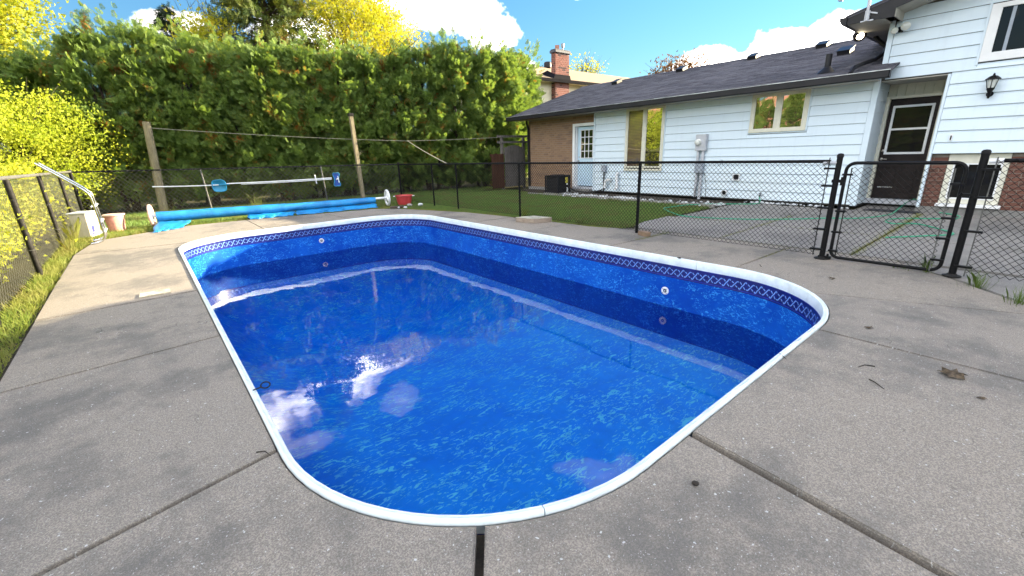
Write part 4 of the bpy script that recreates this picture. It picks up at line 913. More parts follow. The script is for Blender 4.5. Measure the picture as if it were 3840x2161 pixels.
tag(b.build('refrigerant_line', 'copper', smooth=True), 'dark insulated line from the air conditioner along the foundation', 'pipe')
MB_ = MB(); MB_.prism([(11.83, 1.52), (12.16, 1.50), (12.18, 2.36), (11.86, 2.40)], .002, .016); tag(MB_.build('doormat', 'mat', bevel=.004), 'dark doormat on the patio in front of the brown door', 'mat')
# gravel bed and lawn kerb
b = MB(); b.prism([(10.86, 5.06), (12.2, 5.06), (12.2, 13.5), (11.8, 13.5), (10.95, 11.7)], -.05, -.012); tag(b.build('planting_bed', 'soil'), kind='structure')
kerb = thing('lawn_kerb', (10.85, 8, 0), None, None, kind='structure')
y = 5.15
while y < 11.75:
    L = random.uniform(.28, .5); x = 10.84+random.uniform(-.02, .02)+(y-5)*.004; b = MB(); b.box(x-.06, x+.06, y, y+L, -.05, .022+random.uniform(-.01, .02)); b.build('kerb_stone', 'stone_grey', kerb, bevel=.012); y += L+.015
def pebble(name, c, r, mat, lab, cat, group=None, flat=.7):
    bm = bmesh.new(); bmesh.ops.create_icosphere(bm, subdivisions=2, radius=r)
    for v in bm.verts: v.co *= 1+.18*math.sin(v.co.x*37/r*.05+c[0]*50)*math.cos(v.co.y*2.1/r+c[1]*31); v.co.z *= flat; v.co.x *= 1.2
    me = bpy.data.meshes.new(name); bm.to_mesh(me); bm.free(); me.materials.append(MAT[mat]); me.shade_smooth(); o = link(name, me, None, c); o.rotation_euler = (0, 0, c[0]*7); return tag(o, lab, cat, group)
pb = []
bm = bmesh.new()
for k in range(420):
    y = random.choice([random.gauss(9.6, .5), random.gauss(8.1, .35), random.uniform(5.1, 10.6), random.gauss(4.3, .9)]); x = 11.15+random.gauss(0, .16) if y > 5 else random.uniform(11.95, 12.16)
    if not 2.7 < y < 11: continue
    r = random.uniform(.014, .045); m = Matrix.Translation((x, y, r*.3)) @ Matrix.Rotation(random.random()*6, 4, 'Z') @ Matrix.Diagonal((1.3*r, r, .7*r, 1)); bmesh.ops.create_icosphere(bm, subdivisions=1, radius=1, matrix=m)
me = bpy.data.meshes.new('white_gravel'); bm.to_mesh(me); bm.free(); me.materials.append(MAT['stone_white']); tag(link('white_gravel', me), kind='stuff')
# ------------------------------------------------------------------ neighbour house with the red chimney
nb = thing('neighbour_house', (22, 19, 0), 'cream two-storey neighbour house with brown roof and red brick chimney above the cedar hedge', 'house')
n = MB().box(16.9, 34, 18.93, 27, 0, 5.14); nw = n.build('wall', 'siding_cream', nb)
def nboard(x0, x1, z0, z1):
    b = MB(); y = 18.92; b.add([(x0, y, z1), (x0, y-.02, z0), (x0, y+.01, z0), (x1, y, z1), (x1, y-.02, z0), (x1, y+.01, z0)], [(0, 1, 2), (3, 5, 4), (0, 3, 4, 1), (1, 4, 5, 2), (2, 5, 3, 0)]); b.build('siding_board', 'siding_cream', nw)
for k in range(9):
    z = 5.14-.208*(k+1); nboard(16.9, 18.87, z, z+.208); nboard(19.99, 30, z, z+.208)
n = MB(); ev = 5.22; n.add([(16.9, 18.45, ev), (36, 18.45, ev), (32, 23, 6.8), (21.7, 23, 6.8), (16.9, 27.5, ev), (36, 27.5, ev)], [(0, 1, 2, 3), (0, 3, 4), (4, 3, 2, 5), (1, 5, 2)]); nr = n.build('roof', 'shingle_brown', nb)
n = MB(); n.box(16.88, 36, 18.40, 18.50, 5.06, 5.225); n.box(16.86, 16.95, 18.4, 27.5, 5.06, 5.225); n.build('gutter', 'dark_matte', nr); MB().box(16.95, 36, 18.5, 18.93, 5.08, 5.10).build('soffit', 'siding_cream', nr)
for x, z in ((22.3, 6.9), (20.9, 6.62)):
    b = MB(); b.lathe((x, 22.7, z-.2), [(.25, 0), (.25, .28), (.2, .34), (0, .35)], 12); b.build('roof_vent', 'dark_metal', nr, True)
c = MB().box(18.885, 19.965, 18.61, 18.94, 2.0, 6.56); ch = c.build('chimney', 'mortar_pink', nb)
bricks(ch, 'brick_red', 18.60, [(18.88, 19.97, 4.0, 6.56)], L=.20, H=.078, J=.022, face='y', depth=.05, limit=170)
me_s = {}
for k in range(26):
    z = 4.0+k*.1
    for y0, y1 in (((18.60, 18.76), (18.78, 18.93)) if k % 2 else ((18.60, 18.70), (18.72, 18.92))):
        w = round(y1-y0, 3)
        if w not in me_s: me_s[w] = unit_box('brick', .05, w, .078, 'brick_red')
        inst('brick', me_s[w], ch, (18.90, (y0+y1)/2, z+.039))
c = MB(); c.box(18.80, 20.04, 18.52, 19.0, 6.56, 6.70); c.box(18.84, 20.0, 18.56, 18.97, 6.70, 6.75); c.build('chimney_cap', 'chimney_cap', ch, bevel=.02)
b = MB(); b.lathe((19.18, 18.77, 6.75), [(.165, 0), (.165, .21), (.125, .21), (.125, .05)], 4); b.build('flue', 'terracotta', ch)
b = MB(); b.lathe((19.62, 18.77, 6.75), [(.05, 0), (.05, .17), (.10, .18), (.10, .34), (.06, .36), (0, .37)], 12); b.build('flue_cowl', 'gutter_lip', ch, True)
b = MB(); b.add([(18.62, 18.50, 5.21), (20.03, 18.50, 5.21), (20.03, 18.58, 5.46), (18.84, 18.58, 5.46), (18.62, 19.5, 5.6), (18.84, 19.2, 5.75), (20.03, 19.2, 5.5)], [(0, 1, 2, 3), (0, 3, 5, 4), (1, 6, 2)]); b.box(18.86, 20.0, 18.575, 18.60, 5.2, 5.48); b.build('flashing', 'dark_matte', nr)
# ------------------------------------------------------------------ wooden gate and fence beyond the brick end
wg = thing('wooden_gate', (12.15, 14.4, 0), 'grey weathered plank gate under a low arch beside the brick corner', 'gate')
n = 6
for k in range(n):
    x0 = 11.66+k*.165; zt = 1.62+.10*math.sin(math.pi*(k+.5)/n); MB().box(x0, x0+.158, 14.39+random.uniform(-.006, .006), 14.415, .06, zt).build('plank', 'grey_wood', wg)
for z in (.35, 1.35): MB().box(11.66, 12.65, 14.416, 14.45, z, z+.09).build('rail', 'grey_wood', wg)
b = MB(); b.box(12.52, 12.62, 14.36, 14.39, 1.0, 1.03); b.tube([(12.56, 14.37, .98), (12.56, 14.35, 1.06)], .012, 6); b.build('latch', 'black', wg)
wf = thing('wooden_fence', (11.2, 14.4, 0), 'reddish brown board fence half hidden under the cedar, left of the grey gate', 'fence')
for k in range(4):
    x0 = 10.98+k*.158; MB().box(x0, x0+.148, 14.40+random.uniform(-.008, .008), 14.42, .04, 1.40+random.uniform(-.02, .02)).build('board', 'red_wood', wf)
for z in (.35, 1.3): MB().box(10.95, 11.62, 14.422, 14.46, z, z+.09).build('rail', 'red_wood', wf)
ar = thing('garden_arch', (12.2, 14.45, 0), 'dark timber frame of posts and beams over the grey gate', 'arch')
for x in (11.58, 12.74): MB().box(x-.045, x+.045, 14.42, 14.52, -.05, 2.06).build('post', 'grey_wood', ar)
for z in (1.80, 2.02): MB().box(11.3, 13.2, 14.38, 14.42, z, z+.085).build('beam', 'grey_wood', ar)

# ------------------------------------------------------------------ posts and line
p = thing('wooden_post', (.42, 18.2, 0), 'thick leaning wooden post with sawn top behind the net pole', 'post')
b = MB(); b.tube([(.38, 18.2, -.1), (.47, 18.2, 1.4), (.54, 18.2, 2.70)], [.128, .118, .108], 10); b.build('shaft', 'post_wood', p)
p = thing('wooden_post', (6.3, 16.35, 0), 'thin square wooden post with dark cap in front of the hedge', 'post')
b = MB(); b.obox((6.28, 16.35, 1.4), (.064, 0, 0), (0, .064, 0), (-.03, 0, 1.45)); b.build('shaft', 'post_wood', p, bevel=.008); MB().box(6.165, 6.335, 16.27, 16.45, 2.85, 2.95).build('cap', 'black_old', p, bevel=.01)
def sag(a, c, s, n=14):
    a, c = Vector(a), Vector(c); return [a.lerp(c, t/n)-Vector((0, 0, s*4*(t/n)*(1-t/n))) for t in range(n+1)]
b = MB(); b.tube(sag((.58, 18.15, 2.52), (8.15, 15.9, 1.98), .05)+sag((8.15, 15.9, 1.98), (12.5, 14.4, 2.07), .02)[1:], .008, 6); tag(b.build('clothes_line', 'rope', smooth=True), 'thin washing line strung from the thick wooden post towards the gate arch', 'line')
b = MB(); b.tube(sag((8.15, 15.9, 1.98), (6.62, 10.75, 1.21), .03), .011, 6); b.lathe((8.15, 15.9, 1.96), [(.02, 0), (.03, .02), (.02, .04)], 8); tag(b.build('strap', 'rope', smooth=True), 'pale strap tied from the washing line down to the black fence rail', 'strap')

# ------------------------------------------------------------------ solar reel
RAx = Vector((.03, 13.58, .26)); RBx = Vector((5.66, 12.74, .245)); AX = (RBx-RAx).normalized()
reel = thing('solar_reel', (2.8, 13.2, 0), 'long reel of rolled blue bubble cover with white wheels at the far deck edge', 'pool cover reel')
def wheel(c, r):
    up = Vector((0, 0, 1)); y = up.cross(AX).normalized(); z = AX.cross(y).normalized()
    b = MB(); b.tube([c+r*(math.cos(a)*y+math.sin(a)*z) for a in [2*math.pi*k/28 for k in range(28)]], .034, 8, closed=True); w = b.build('wheel', 'pinkwhite' if c.x < 1 else 'pvc', reel, True)
    b = MB()
    for k in range(3): a = R_(90+120*k); b.tube([c+.03*(math.cos(a)*y+math.sin(a)*z), c+(r-.01)*(math.cos(a)*y+math.sin(a)*z)], [.034, .026], 8)
    b.build('spokes', 'pvc', w, True); b = MB(); b.lathe(c-AX*.05, [(.03, 0), (.055, .02), (.055, .08), (.03, .10)], 14, AX); b.build('hub', 'pvc', w, True)
wheel(RAx+Vector((0, 0, .0)), .245); wheel(RBx, .215)
b = MB(); b.tube([RAx-AX*.05, RBx+AX*.05], .036, 12); b.build('axle_tube', 'pvc', reel, True)
def roll(s0, s1, r, name, seed, mats='tarp', a0=0, a1=360, n=26):
    rr = random.Random(seed); b = MB(); L = (RBx-RAx).length; k = 46; vs = []; up = Vector((0, 0, 1)); y = up.cross(AX).normalized(); z = AX.cross(y)
    full = a1-a0 >= 360; m = n if full else n+1
    for i in range(k+1):
        s = s0+(s1-s0)*i/k; c = RAx+AX*s; c.z -= .035+.02*math.sin(math.pi*s/L); w = .002*math.sin(s*3+seed)+.002*math.sin(s*11.3)
        for j in range(m):
            a = R_(a0+(a1-a0)*j/n); e = .0
            if not full and j == n: e = .02*math.sin(s*9)+.012*math.sin(s*31+1)
            rad = (r-(.035 if s > 2.9 else .012)*(s/L))+w+.002*math.sin(3*a+s*2.2)
            vs.append(c+rad*(math.cos(a+e*6)*y+math.sin(a+e*6)*z))
    fs = [(i*m+j, i*m+(j+1) % m, (i+1)*m+(j+1) % m, (i+1)*m+j) for i in range(k) for j in range(m if full else m-1)]
    if full: fs += [tuple(range(m)), tuple(range(k*m, (k+1)*m))]
    b.add(vs, fs); return b.build(name, mats, reel, True)
roll(.10, 5.32, .118, 'cover_roll', 1); roll(.10, 1.62, .126, 'cover_layer', 2, a0=60, a1=255); roll(1.2, 2.75, .125, 'cover_layer', 5, a0=80, a1=235); roll(2.78, 5.25, .122, 'cover_layer', 3, a0=70, a1=200)
# loose edge lying on the deck and the skirt hanging from the roll
def sheet(P, name, nx, ny):
    """P: four corners (x, y, z); a rippled sheet between them"""
    a, b_, c, d = map(Vector, P); b = MB(); vs = []
    for i in range(nx+1):
        for j in range(ny+1):
            u, v = i/nx, j/ny; p = a.lerp(b_, u).lerp(d.lerp(c, u), v); p = Vector((p.x+.02*math.sin(v*9+u*5), p.y+(.05*math.sin(u*23)+.03*math.sin(u*57))*(v if v > .6 else 0), p.z+.004*math.sin(u*21+v*6)+.003*math.sin(u*47-v*9)+.008)); vs.append(p)
    b.add(vs, [(i*(ny+1)+j, i*(ny+1)+j+1, (i+1)*(ny+1)+j+1, (i+1)*(ny+1)+j) for i in range(nx) for j in range(ny)]); o = b.build(name, 'tarp', reel, True); m = o.modifiers.new('thick', 'SOLIDIFY'); m.thickness = .004; return o
sheet([(.10, 13.46, .12), (.78, 13.30, .10), (.52, 12.72, .004), (-.05, 12.30, .004)], 'cover_edge', 14, 10)
sheet([(1.95, 13.22, .10), (3.1, 13.06, .08), (2.95, 12.80, .003), (1.95, 12.93, .003)], 'cover_edge', 20, 8)
sheet([(3.1, 13.05, .10), (5.28, 12.74, .11), (5.2, 12.50, .01), (3.05, 12.80, .005)], 'cover_edge', 26, 8)

# ------------------------------------------------------------------ net, pole and vacuum on the far fence
net = thing('skimmer_net', (1.2, 15.8, .8), 'white pole with blue leaf skimmer net hung on the far fence', 'pool net')
b = MB(); b.tube(sag((.235, 16.24, .835), (1.75, 15.63, .80), .012, 6), .017, 8); b.build('pole', 'alu', net, True)
fdir = Vector((8.04, -3.2, 0)).normalized()
nc = Vector((1.76, 15.62, .775)); P = []
for k in range(28):
    a = 2*math.pi*k/28; e = lambda v: math.copysign(abs(v)**.55, v); P.append(nc+fdir*.175*e(math.cos(a))+Vector((0, -.01, .165*e(math.sin(a)))))
b = MB(); b.tube(P, .014, 7, closed=True); nf = b.build('net_frame', 'net_blue', net, True)
b = MB(); inner = [nc+(q-nc)*.55+Vector((0, .05, 0)) for q in P]; b.add(P+inner, [(i, (i+1) % 28, 28+(i+1) % 28, 28+i) for i in range(28)]+[tuple(range(28, 56))]); b.build('net_bag', 'net_blue', nf, True)
b = MB(); b.tube([nc+Vector((.0, -.02, .02)), nc+fdir*.26+Vector((0, -.02, .035))], .02, 8); b.build('net_socket', 'net_blue', nf, True)
vac = thing('pool_vacuum', (4.7, 14.5, .8), 'silver double pole with blue vacuum head hung on the far fence', 'pool vacuum')
b = MB(); b.tube(sag((1.95, 15.52, .825), (4.66, 14.47, .85), .01, 6), .017, 8); b.tube(sag((2.3, 15.40, .79), (4.66, 14.47, .815), .01, 6), .014, 8); b.build('pole', 'alu', vac, True)
vc = Vector((4.78, 14.42, .80)); b = MB(); Q = []
for y, w in ((.20, .10), (.16, .125), (.10, .10), (0, .075), (-.10, .10), (-.16, .125), (-.20, .10)): Q.append((w, y))
poly = [(-w, y) for w, y in Q]+[(w, y) for w, y in Q[::-1]]
b.add([vc+fdir*u*.8+Vector((0, -.02, v)) for u, v in poly]+[vc+fdir*u*.8+Vector((0, .03, v)) for u, v in poly], [tuple(range(14)), tuple(range(14, 28))[::-1]]+[(i, (i+1) % 14, 14+(i+1) % 14, 14+i) for i in range(14)]); vh = b.build('vacuum_head', 'vac_blue', vac, bevel=.006)
b = MB(); b.tube([vc+fdir*u*.8+Vector((0, -.03, v)) for u, v in poly], .012, 6, closed=True); b.build('bumper', 'net_blue', vh, True)
b = MB(); b.tube([vc+fdir*.04+Vector((0, -.05, .1)), vc+fdir*.05+Vector((0, -.05, -.1))], .014, 6); b.tube([vc+Vector((0, -.03, .0)), vc+Vector((0, -.09, .02))], .022, 8); b.build('hose_socket', 'pvc', vh, True)
b = MB(); b.tube([(4.2, 14.60, .97), (4.22, 14.6, .70)], .02, 6); b.build('clip', 'pvc', vac)
for x, z0 in ((1.80, 1.25), (4.62, 1.2)):
    pass
# ------------------------------------------------------------------ ladder against the left fence
lad = thing('pool_ladder', (-.85, 11.8, 0), 'polished steel pool ladder leaning over the left fence', 'ladder')
for y in (11.55, 12.02):
    b = MB(); b.tube([(-.98, y-.02, .025), (-.90, y-.01, .026), (-.82, y, .05), (-.765, y, .11), (-.750, y, .20), (-.765, y, .5), (-.785, y, .88), (-.80, y, .95), (-.85, y, 1.02), (-.95, y, 1.13), (-1.20, y, 1.37), (-1.37, y, 1.53)], .0215, 10); b.build('rail', 'steel', lad, True)
for x, z in ((-.775, .72), (-.755, .42), (-.752, .22)):
    b = MB(); b.obox((x-.01, 11.785, z), (.045, 0, .01), (0, .25, 0), (0, 0, .016)); b.build('tread', 'pvc', lad, bevel=.008)
# bin, bucket, tub
bi = thing('storage_bin', (-1.08, 12.95, 0), 'pale frosted plastic bin with blue print behind the ladder foot', 'bin')
b = MB(); ca, sa = math.cos(R_(-22)), math.sin(R_(-22)); c0 = Vector((-1.09, 12.98, 0))
def rb(u, v, z): return c0+Vector((u*ca-v*sa, u*sa+v*ca, z))
def tap(mb, w0, d0, z0, w1, d1, z1, cap0=True):
    mb.add([rb(-w0, -d0, z0), rb(w0, -d0, z0), rb(w0, d0, z0), rb(-w0, d0, z0), rb(-w1, -d1, z1), rb(w1, -d1, z1), rb(w1, d1, z1), rb(-w1, d1, z1)], [(3, 2, 1, 0), (4, 5, 6, 7), (0, 1, 5, 4), (1, 2, 6, 5), (2, 3, 7, 6), (3, 0, 4, 7)])
tap(b, .125, .18, .0, .155, .215, .50); b.build('tub', 'bin', bi, bevel=.015)
b = MB(); tap(b, .17, .23, .50, .172, .232, .53); b.build('lid', 'pvc', bi, bevel=.008)
b = MB(); tap(b, .10, .192, .22, .118, .217, .46); b.build('panel', 'bin', bi, bevel=.006)
b = MB(); b.add([rb(.134, -.12, .10), rb(.134, -.02, .10), rb(.144, -.02, .24), rb(.144, -.12, .24)], [(0, 1, 2, 3)]); b.add([rb(.1335, -.13, .05), rb(.1335, -.05, .05), rb(.1345, -.05, .09), rb(.1345, -.13, .09)], [(0, 1, 2, 3)]); b.build('print', 'label_blue', bi)
bu = thing('bucket', (-.64, 13.55, 0), 'red bucket, pale in the sun between bin and reel', 'bucket')
b = MB(); b.lathe((-.64, 13.55, 0), [(.0, .0), (.145, 0), (.185, .37), (.178, .37), (.14, .02), (0, .02)], 24); b.build('pail', 'sunlit_red', bu, True)
b = MB(); b.lathe((-.64, 13.55, .345), [(.186, 0), (.205, .01), (.205, .035), (.188, .042), (.18, .04)], 24); b.build('rim', 'pinkwhite', bu, True)
b = MB(); b.tube([(-.64+.2*math.cos(a), 13.55-.02-.10*math.sin(a), .35-.13*math.sin(a)) for a in [math.pi*k/12 for k in range(13)]], .007, 6); b.build('handle', 'steel', bu, True)
tb = thing('wash_tub', (6.25, 12.82, 0), 'red plastic tub with white rope handles by the far corner of the pool', 'tub')
b = MB(); b.lathe((6.25, 12.82, -.02), [(0, 0), (.20, 0), (.255, .26), (.275, .275), (.27, .29), (.25, .285), (.19, .03), (0, .03)], 26); b.build('basin', 'red', tb, True)
for s in (-1, 1):
    d = Vector((.79, -.61, 0))*s; b = MB(); q = Vector((6.25, 12.82, .245))+d*.265; t_ = Vector((.61, .79, 0)); b.tube([q-t_*.06, q+d*.05-t_*.05, q+d*.055+t_*.05, q+t_*.06], .012, 6); b.build('rope_handle', 'pvc', tb, True)
for c, r, m, lab in (((6.10, 12.18, .02), .07, 'stone_grey', 'smooth grey stone at the foot of the red tub'), ((6.33, 11.93, .03), .065, 'stone_white', 'white stone lying right of the red tub'), ((5.72, 11.72, .02), .05, 'stone_white', 'small white stone on the deck edge below the red tub'), ((5.60, 11.9, .015), .035, 'stone_white', 'tiny pale stone beside the dark board')): pebble('stone', c, r, m, lab, 'stone')
b = MB(); b.obox((5.62, 12.05, .02), (.19, -.06, 0), (.05, .12, 0), (0, 0, .018)); tag(b.build('dark_board', 'bark', bevel=.005), 'short dark board on the ground under the right reel wheel', 'board')
# wooden box and small things on the deck
wb = thing('deck_box', (6.31, 6.89, 0), 'low wooden box with worn pale lid on the deck beside the fence', 'box')
A0, A1, A2, A3 = Vector((6.18, 6.72, 0)), Vector((6.56, 6.58, 0)), Vector((6.47, 7.06, 0)), Vector((6.07, 7.20, 0))
def wallp(p, q, name):
    d = (q-p).normalized(); nn = Vector((-d.y, d.x, 0)); b = MB(); b.add([p, q, q+nn*.03, p+nn*.03]+[v+Vector((0, 0, .088)) for v in (p, q, q+nn*.03, p+nn*.03)], [(3, 2, 1, 0), (4, 5, 6, 7), (0, 1, 5, 4), (1, 2, 6, 5), (2, 3, 7, 6), (3, 0, 4, 7)]); b.build(name, 'box_wood', wb, bevel=.003)
for p, q in ((A0, A1), (A1, A2), (A2, A3), (A3, A0)): d = (q-p).normalized()*.003; wallp(p+d, q-d, 'side_board')
b = MB(); b.prism([(v.x, v.y) for v in (A0, A1, A2, A3)], .089, .102); b.build('lid', 'box_top', wb, bevel=.003)
b = MB(); b.obox((6.48, 4.25, .035), (.035, .10, 0), (-.05, .02, 0), (0, 0, .036)); tag(b.build('paver', 'paver', bevel=.006), 'single brown paver at the foot of the fence post', 'paver')
b = MB(); b.prism([(-.295, 6.30), (-.005, 6.285), (-.005, 6.49), (-.285, 6.50)], .004, .016); tag(b.build('white_panel', 'box_top', bevel=.003), 'flat pale rectangular panel lying on the left deck', 'panel')
# hose
hp = [(12.09, 4.62, .15), (12.0, 4.55, .03), (11.7, 4.6, .012), (11.2, 5.2, .02), (10.6, 5.65, .03), (9.9, 5.80, .03), (9.55, 5.76, .03), (9.05, 5.2, .02), (8.85, 4.85, .015), (8.9, 4.4, .012), (9.18, 3.70, .012), (9.7, 3.05, .012), (10.19, 2.62, .012), (10.55, 2.15, .012), (11.3, 1.88, .012), (11.8, 1.85, .03),
      (12.35, 1.84, .10), (12.95, 1.80, .165), (12.9, 1.70, .165), (12.5, 1.45, .02), (11.95, .95, .012), (11.5, .90, .012), (11.34, 1.03, .012), (10.93, 1.62, .012), (10.6, 1.75, .012), (10.30, 1.70, .012), (10.17, 1.55, .012), (10.35, 1.38, .012), (10.3, 1.2, .012), (9.76, .82, .012), (9.5, .75, .012), (9.2, .95, .012), (8.62, 1.39, .012)]
cu = []
for i in range(len(hp)-1):
    p0, p1, p2, p3 = (Vector(hp[max(0, min(len(hp)-1, i+k))]) for k in (-1, 0, 1, 2))
    for k in range(5): t = k/5; cu.append(.5*((2*p1)+(p2-p0)*t+(2*p0-5*p1+4*p2-p3)*t*t+(3*p1-p0-3*p2+p3)*t**3))
cu.append(Vector(hp[-1])); b = MB(); b.tube(cu, .011, 6); tag(b.build('garden_hose', 'hose', smooth=True), 'green garden hose winding over the patio from tap to gate', 'hose')
# leaves and twigs on the concrete
def curl_leaf(c, r, lab, rot=0., seed=1):
    rr = random.Random(seed); b = MB(); n = 12; ring_ = []
    for k in range(n):
        a = 2*math.pi*k/n+rot; rad = r*(.62+.38*(k % 2))*rr.uniform(.85, 1.15); ring_.append((c[0]+rad*math.cos(a), c[1]+rad*math.sin(a), .006+rr.uniform(.0, .5)*r*(1 if k % 3 else .4)))
    b.add([(c[0], c[1], .008+r*.32)]+ring_, [(0, 1+k, 1+(k+1) % n) for k in range(n)]); b.tube([(c[0], c[1], r*.3), (c[0]-r*.9, c[1]+r*.9, r*.5)], .002, 5)
    return tag(b.build('dead_leaf', 'dryleaf'), lab, 'leaf')
curl_leaf((3.70, .12), .075, 'large curled dead leaf on the concrete at far right', .4, 3); curl_leaf((4.25, .66), .03, 'small dark dead leaf on the slab right of the pool', .1, 4)
curl_leaf((5.62, 1.28), .035, 'pale dead leaf on the deck just below the gate hinge', .9, 5); curl_leaf((3.46, -.03), .022, 'tiny dead leaf below the large curled leaf', .2, 6); curl_leaf((6.42, 7.62), .055, 'flat dry leaf at the deck joint left of the wooden box', .5, 9)
def twig(a, c, lab): b = MB(); a = Vector((*a, .006)); c = Vector((*c, .006)); m = a.lerp(c, .5)+Vector((.008, .012, .006)); b.tube([a, m, c], [.004, .0035, .002], 5); return tag(b.build('twig', 'twig'), lab, 'twig')
twig((3.50, .47), (3.41, .54), 'thin brown twig on the right concrete slab'); twig((3.27, .45), (3.19, .36), 'dark bent twig below the thin brown twig'); twig((3.26, .97), (3.20, .90), 'small twig against the near pool coping'); twig((5.64, 2.02), (5.75, 2.08), 'short dark twig left of the gate on the deck'); twig((.16, 2.33), (.21, 2.25), 'forked dark twig in the joint at the left pool edge')
pebble('stone', (1.62, .72, .006), .014, 'twig', 'small dark pebble on the slab below the pool', 'stone')

# ------------------------------------------------------------------ grass and weeds
def blades(name, P, n, h, w, mat, lean=.35, kind='stuff', z=-.03, dens=None, label=None, cat=None):
    xs_ = [p[0] for p in P]; ys_ = [p[1] for p in P]; k = int(n*2.4)
    x = rng.uniform(min(xs_), max(xs_), k); y = rng.uniform(min(ys_), max(ys_), k); m = inpoly(x, y, P)
    if dens is not None: m &= rng.uniform(0, 1, k) < dens(x, y)
    x, y = x[m][:n], y[m][:n]; k = len(x); a = rng.uniform(0, 2*np.pi, k); hh = h*rng.uniform(.45, 1.25, k); ww = w*rng.uniform(.6, 1.2, k)
    b = np.stack([x, y, np.full(k, z)], 1); s = np.stack([np.cos(a), np.sin(a), 0*a], 1)*ww[:, None]; t = b+np.stack([rng.normal(0, lean, k)*hh, rng.normal(0, lean, k)*hh, hh], 1)
    o = quads(name, np.stack([b-s, b+s, t], 1), mat, k=3); return tag(o, label, cat, kind=kind)
LAWN = [(6.66, 5.75), (6.95, 5.1), (7.3, 5.06), (7.8, 5.2), (8.75, 5.22), (10.76, 5.22), (10.84, 11.6), (11.6, 13.6), (11.4, 14.3), (6.9, 15.5), (6.2, 12.7), (5.62, 12.0), (6.34, 9.9), (6.58, 7.8)]
blades('lawn_grass', LAWN, 110000, .060, .006, 'grass', z=-.045)
blades('lawn_grass', [(6.3, 12.6), (7, 15), (12, 15), (12, 16.5), (6, 17.5), (-1.3, 18.5), (-1.3, 13.2), (-.95, 12.25), (-.3, 12.7), (.5, 13.25), (1.9, 13.1), (5.2, 12.6)], 60000, .085, .007, 'grass', z=-.05)
blades('dry_grass', [(-1.42, 3), (-1.09, 3), (-1.12, 4.3), (-1.16, 8), (-1.18, 10.5), (-.97, 12.2), (-.25, 12.62), (.5, 13.2), (.3, 13.7), (-1.42, 13.6)], 16000, .10, .006, 'grass_dry', .6, z=-.04)
blades('dry_grass', [(-.3, 12.5), (.5, 13.15), (1.95, 13.0), (3.7, 12.68), (5.6, 12.2), (5.7, 12.6), (3.7, 12.95), (.5, 13.6)], 7000, .055, .006, 'grass_dry', .9, z=-.03)
blades('edge_grass', [(6.26, 9.6), (6.52, 7.8), (6.58, 6.5), (6.62, 5.2), (6.9, 4.9), (6.98, 5.1), (6.72, 6), (6.66, 7.8), (6.4, 9.8), (5.7, 12), (5.6, 11.8)], 9000, .05, .006, 'grass_dry', .8, z=-.03)
blades('kerb_grass', [(10.7, 5.2), (10.85, 5.2), (11.0, 11.6), (10.8, 11.6)], 2500, .07, .006, 'grass_dry', .5, z=-.03)
def joint_grass(a, c, w, n, mat, h=.04, z=-.03):
    a, c = Vector((*a, 0)), Vector((*c, 0)); d = (c-a).normalized(); m = Vector((-d.y, d.x, 0))*w; return [(a-m)[:2], (a+m)[:2], (c+m)[:2], (c-m)[:2]], n, h, mat, z
JG = [((8.75, 4.6), (8.77, 1.6), .015, 900, 'grass_dry', .05), ((7.12, 3.2), (10.3, 3.24), .03, 1500, 'grass_dry', .05), ((7.1, 1.44), (11.9, 1.47), .045, 3000, 'grass_dry', .06), ((6.1, 2.21), (7.05, 2.18), .03, 800, 'grass_dry', .035), ((6.1, 4.13), (7.0, 4.1), .04, 900, 'grass_dry', .045), ((8.75, 1.4), (8.7, -.2), .014, 400, 'grass_dry', .04), ((7.06, 4.4), (7.06, .9), .02, 900, 'grass_dry', .04),
      ((6.75, .72), (5.85, -.14), .014, 900, 'grass_dry', .035), ((3.90, .35), (3.84, -1.2), .016, 1200, 'weed', .022), ((1.78, .25), (1.70, -.5), .016, 900, 'grass_dry', .02), ((-1.1, 8.24), (.2, 8.33), .010, 300, 'grass_dry', .03), ((-1.1, 6.16), (.2, 6.2), .010, 160, 'grass_dry', .02), ((-1.1, 10.46), (.4, 10.25), .010, 250, 'grass_dry', .03), ((5.4, 6.2), (6.6, 6.12), .012, 350, 'grass_dry', .03)]
for j in JG:
    P, n, h, m, z = joint_grass(*j); blades('joint_grass', [tuple(q) for q in P], n, h, .0035, m, .8, z=-.033)
def tuft(c, n, h, r, lab, mat='weed'):
    a = rng.uniform(0, 2*np.pi, n); q = np.abs(rng.normal(0, r*.5, n)); b = np.stack([c[0]+q*np.cos(a), c[1]+q*np.sin(a), np.full(n, -.02)], 1); hh = h*rng.uniform(.5, 1.2, n); s = np.stack([-np.sin(a), np.cos(a), 0*a], 1)*.0017
    mid = b+np.stack([np.cos(a)*hh*.12+rng.normal(0, .03, n)*hh*3, np.sin(a)*hh*.12+rng.normal(0, .03, n)*hh*3, hh*.6], 1); t = b+np.stack([np.cos(a)*hh*.42, np.sin(a)*hh*.42, hh*.97], 1)
    o = quads('weed_tuft', np.stack([b-s, b+s, mid+s*.7, t, mid-s*.7], 1), mat, k=5, origin=(c[0], c[1], 0)); return tag(o, lab, 'weed')
tuft((6.28, .22), 90, .19, .10, 'bright green weed tuft on the slab edge right of the gate post'); tuft((5.86, -.08), 75, .17, .11, 'green weed tuft cut by the right edge of the picture'); tuft((6.68, .66), 65, .18, .10, 'green weed tuft under the gate latch corner'); tuft((6.66, .85), 50, .06, .12, 'low spreading weed under the bottom bar of the gate')
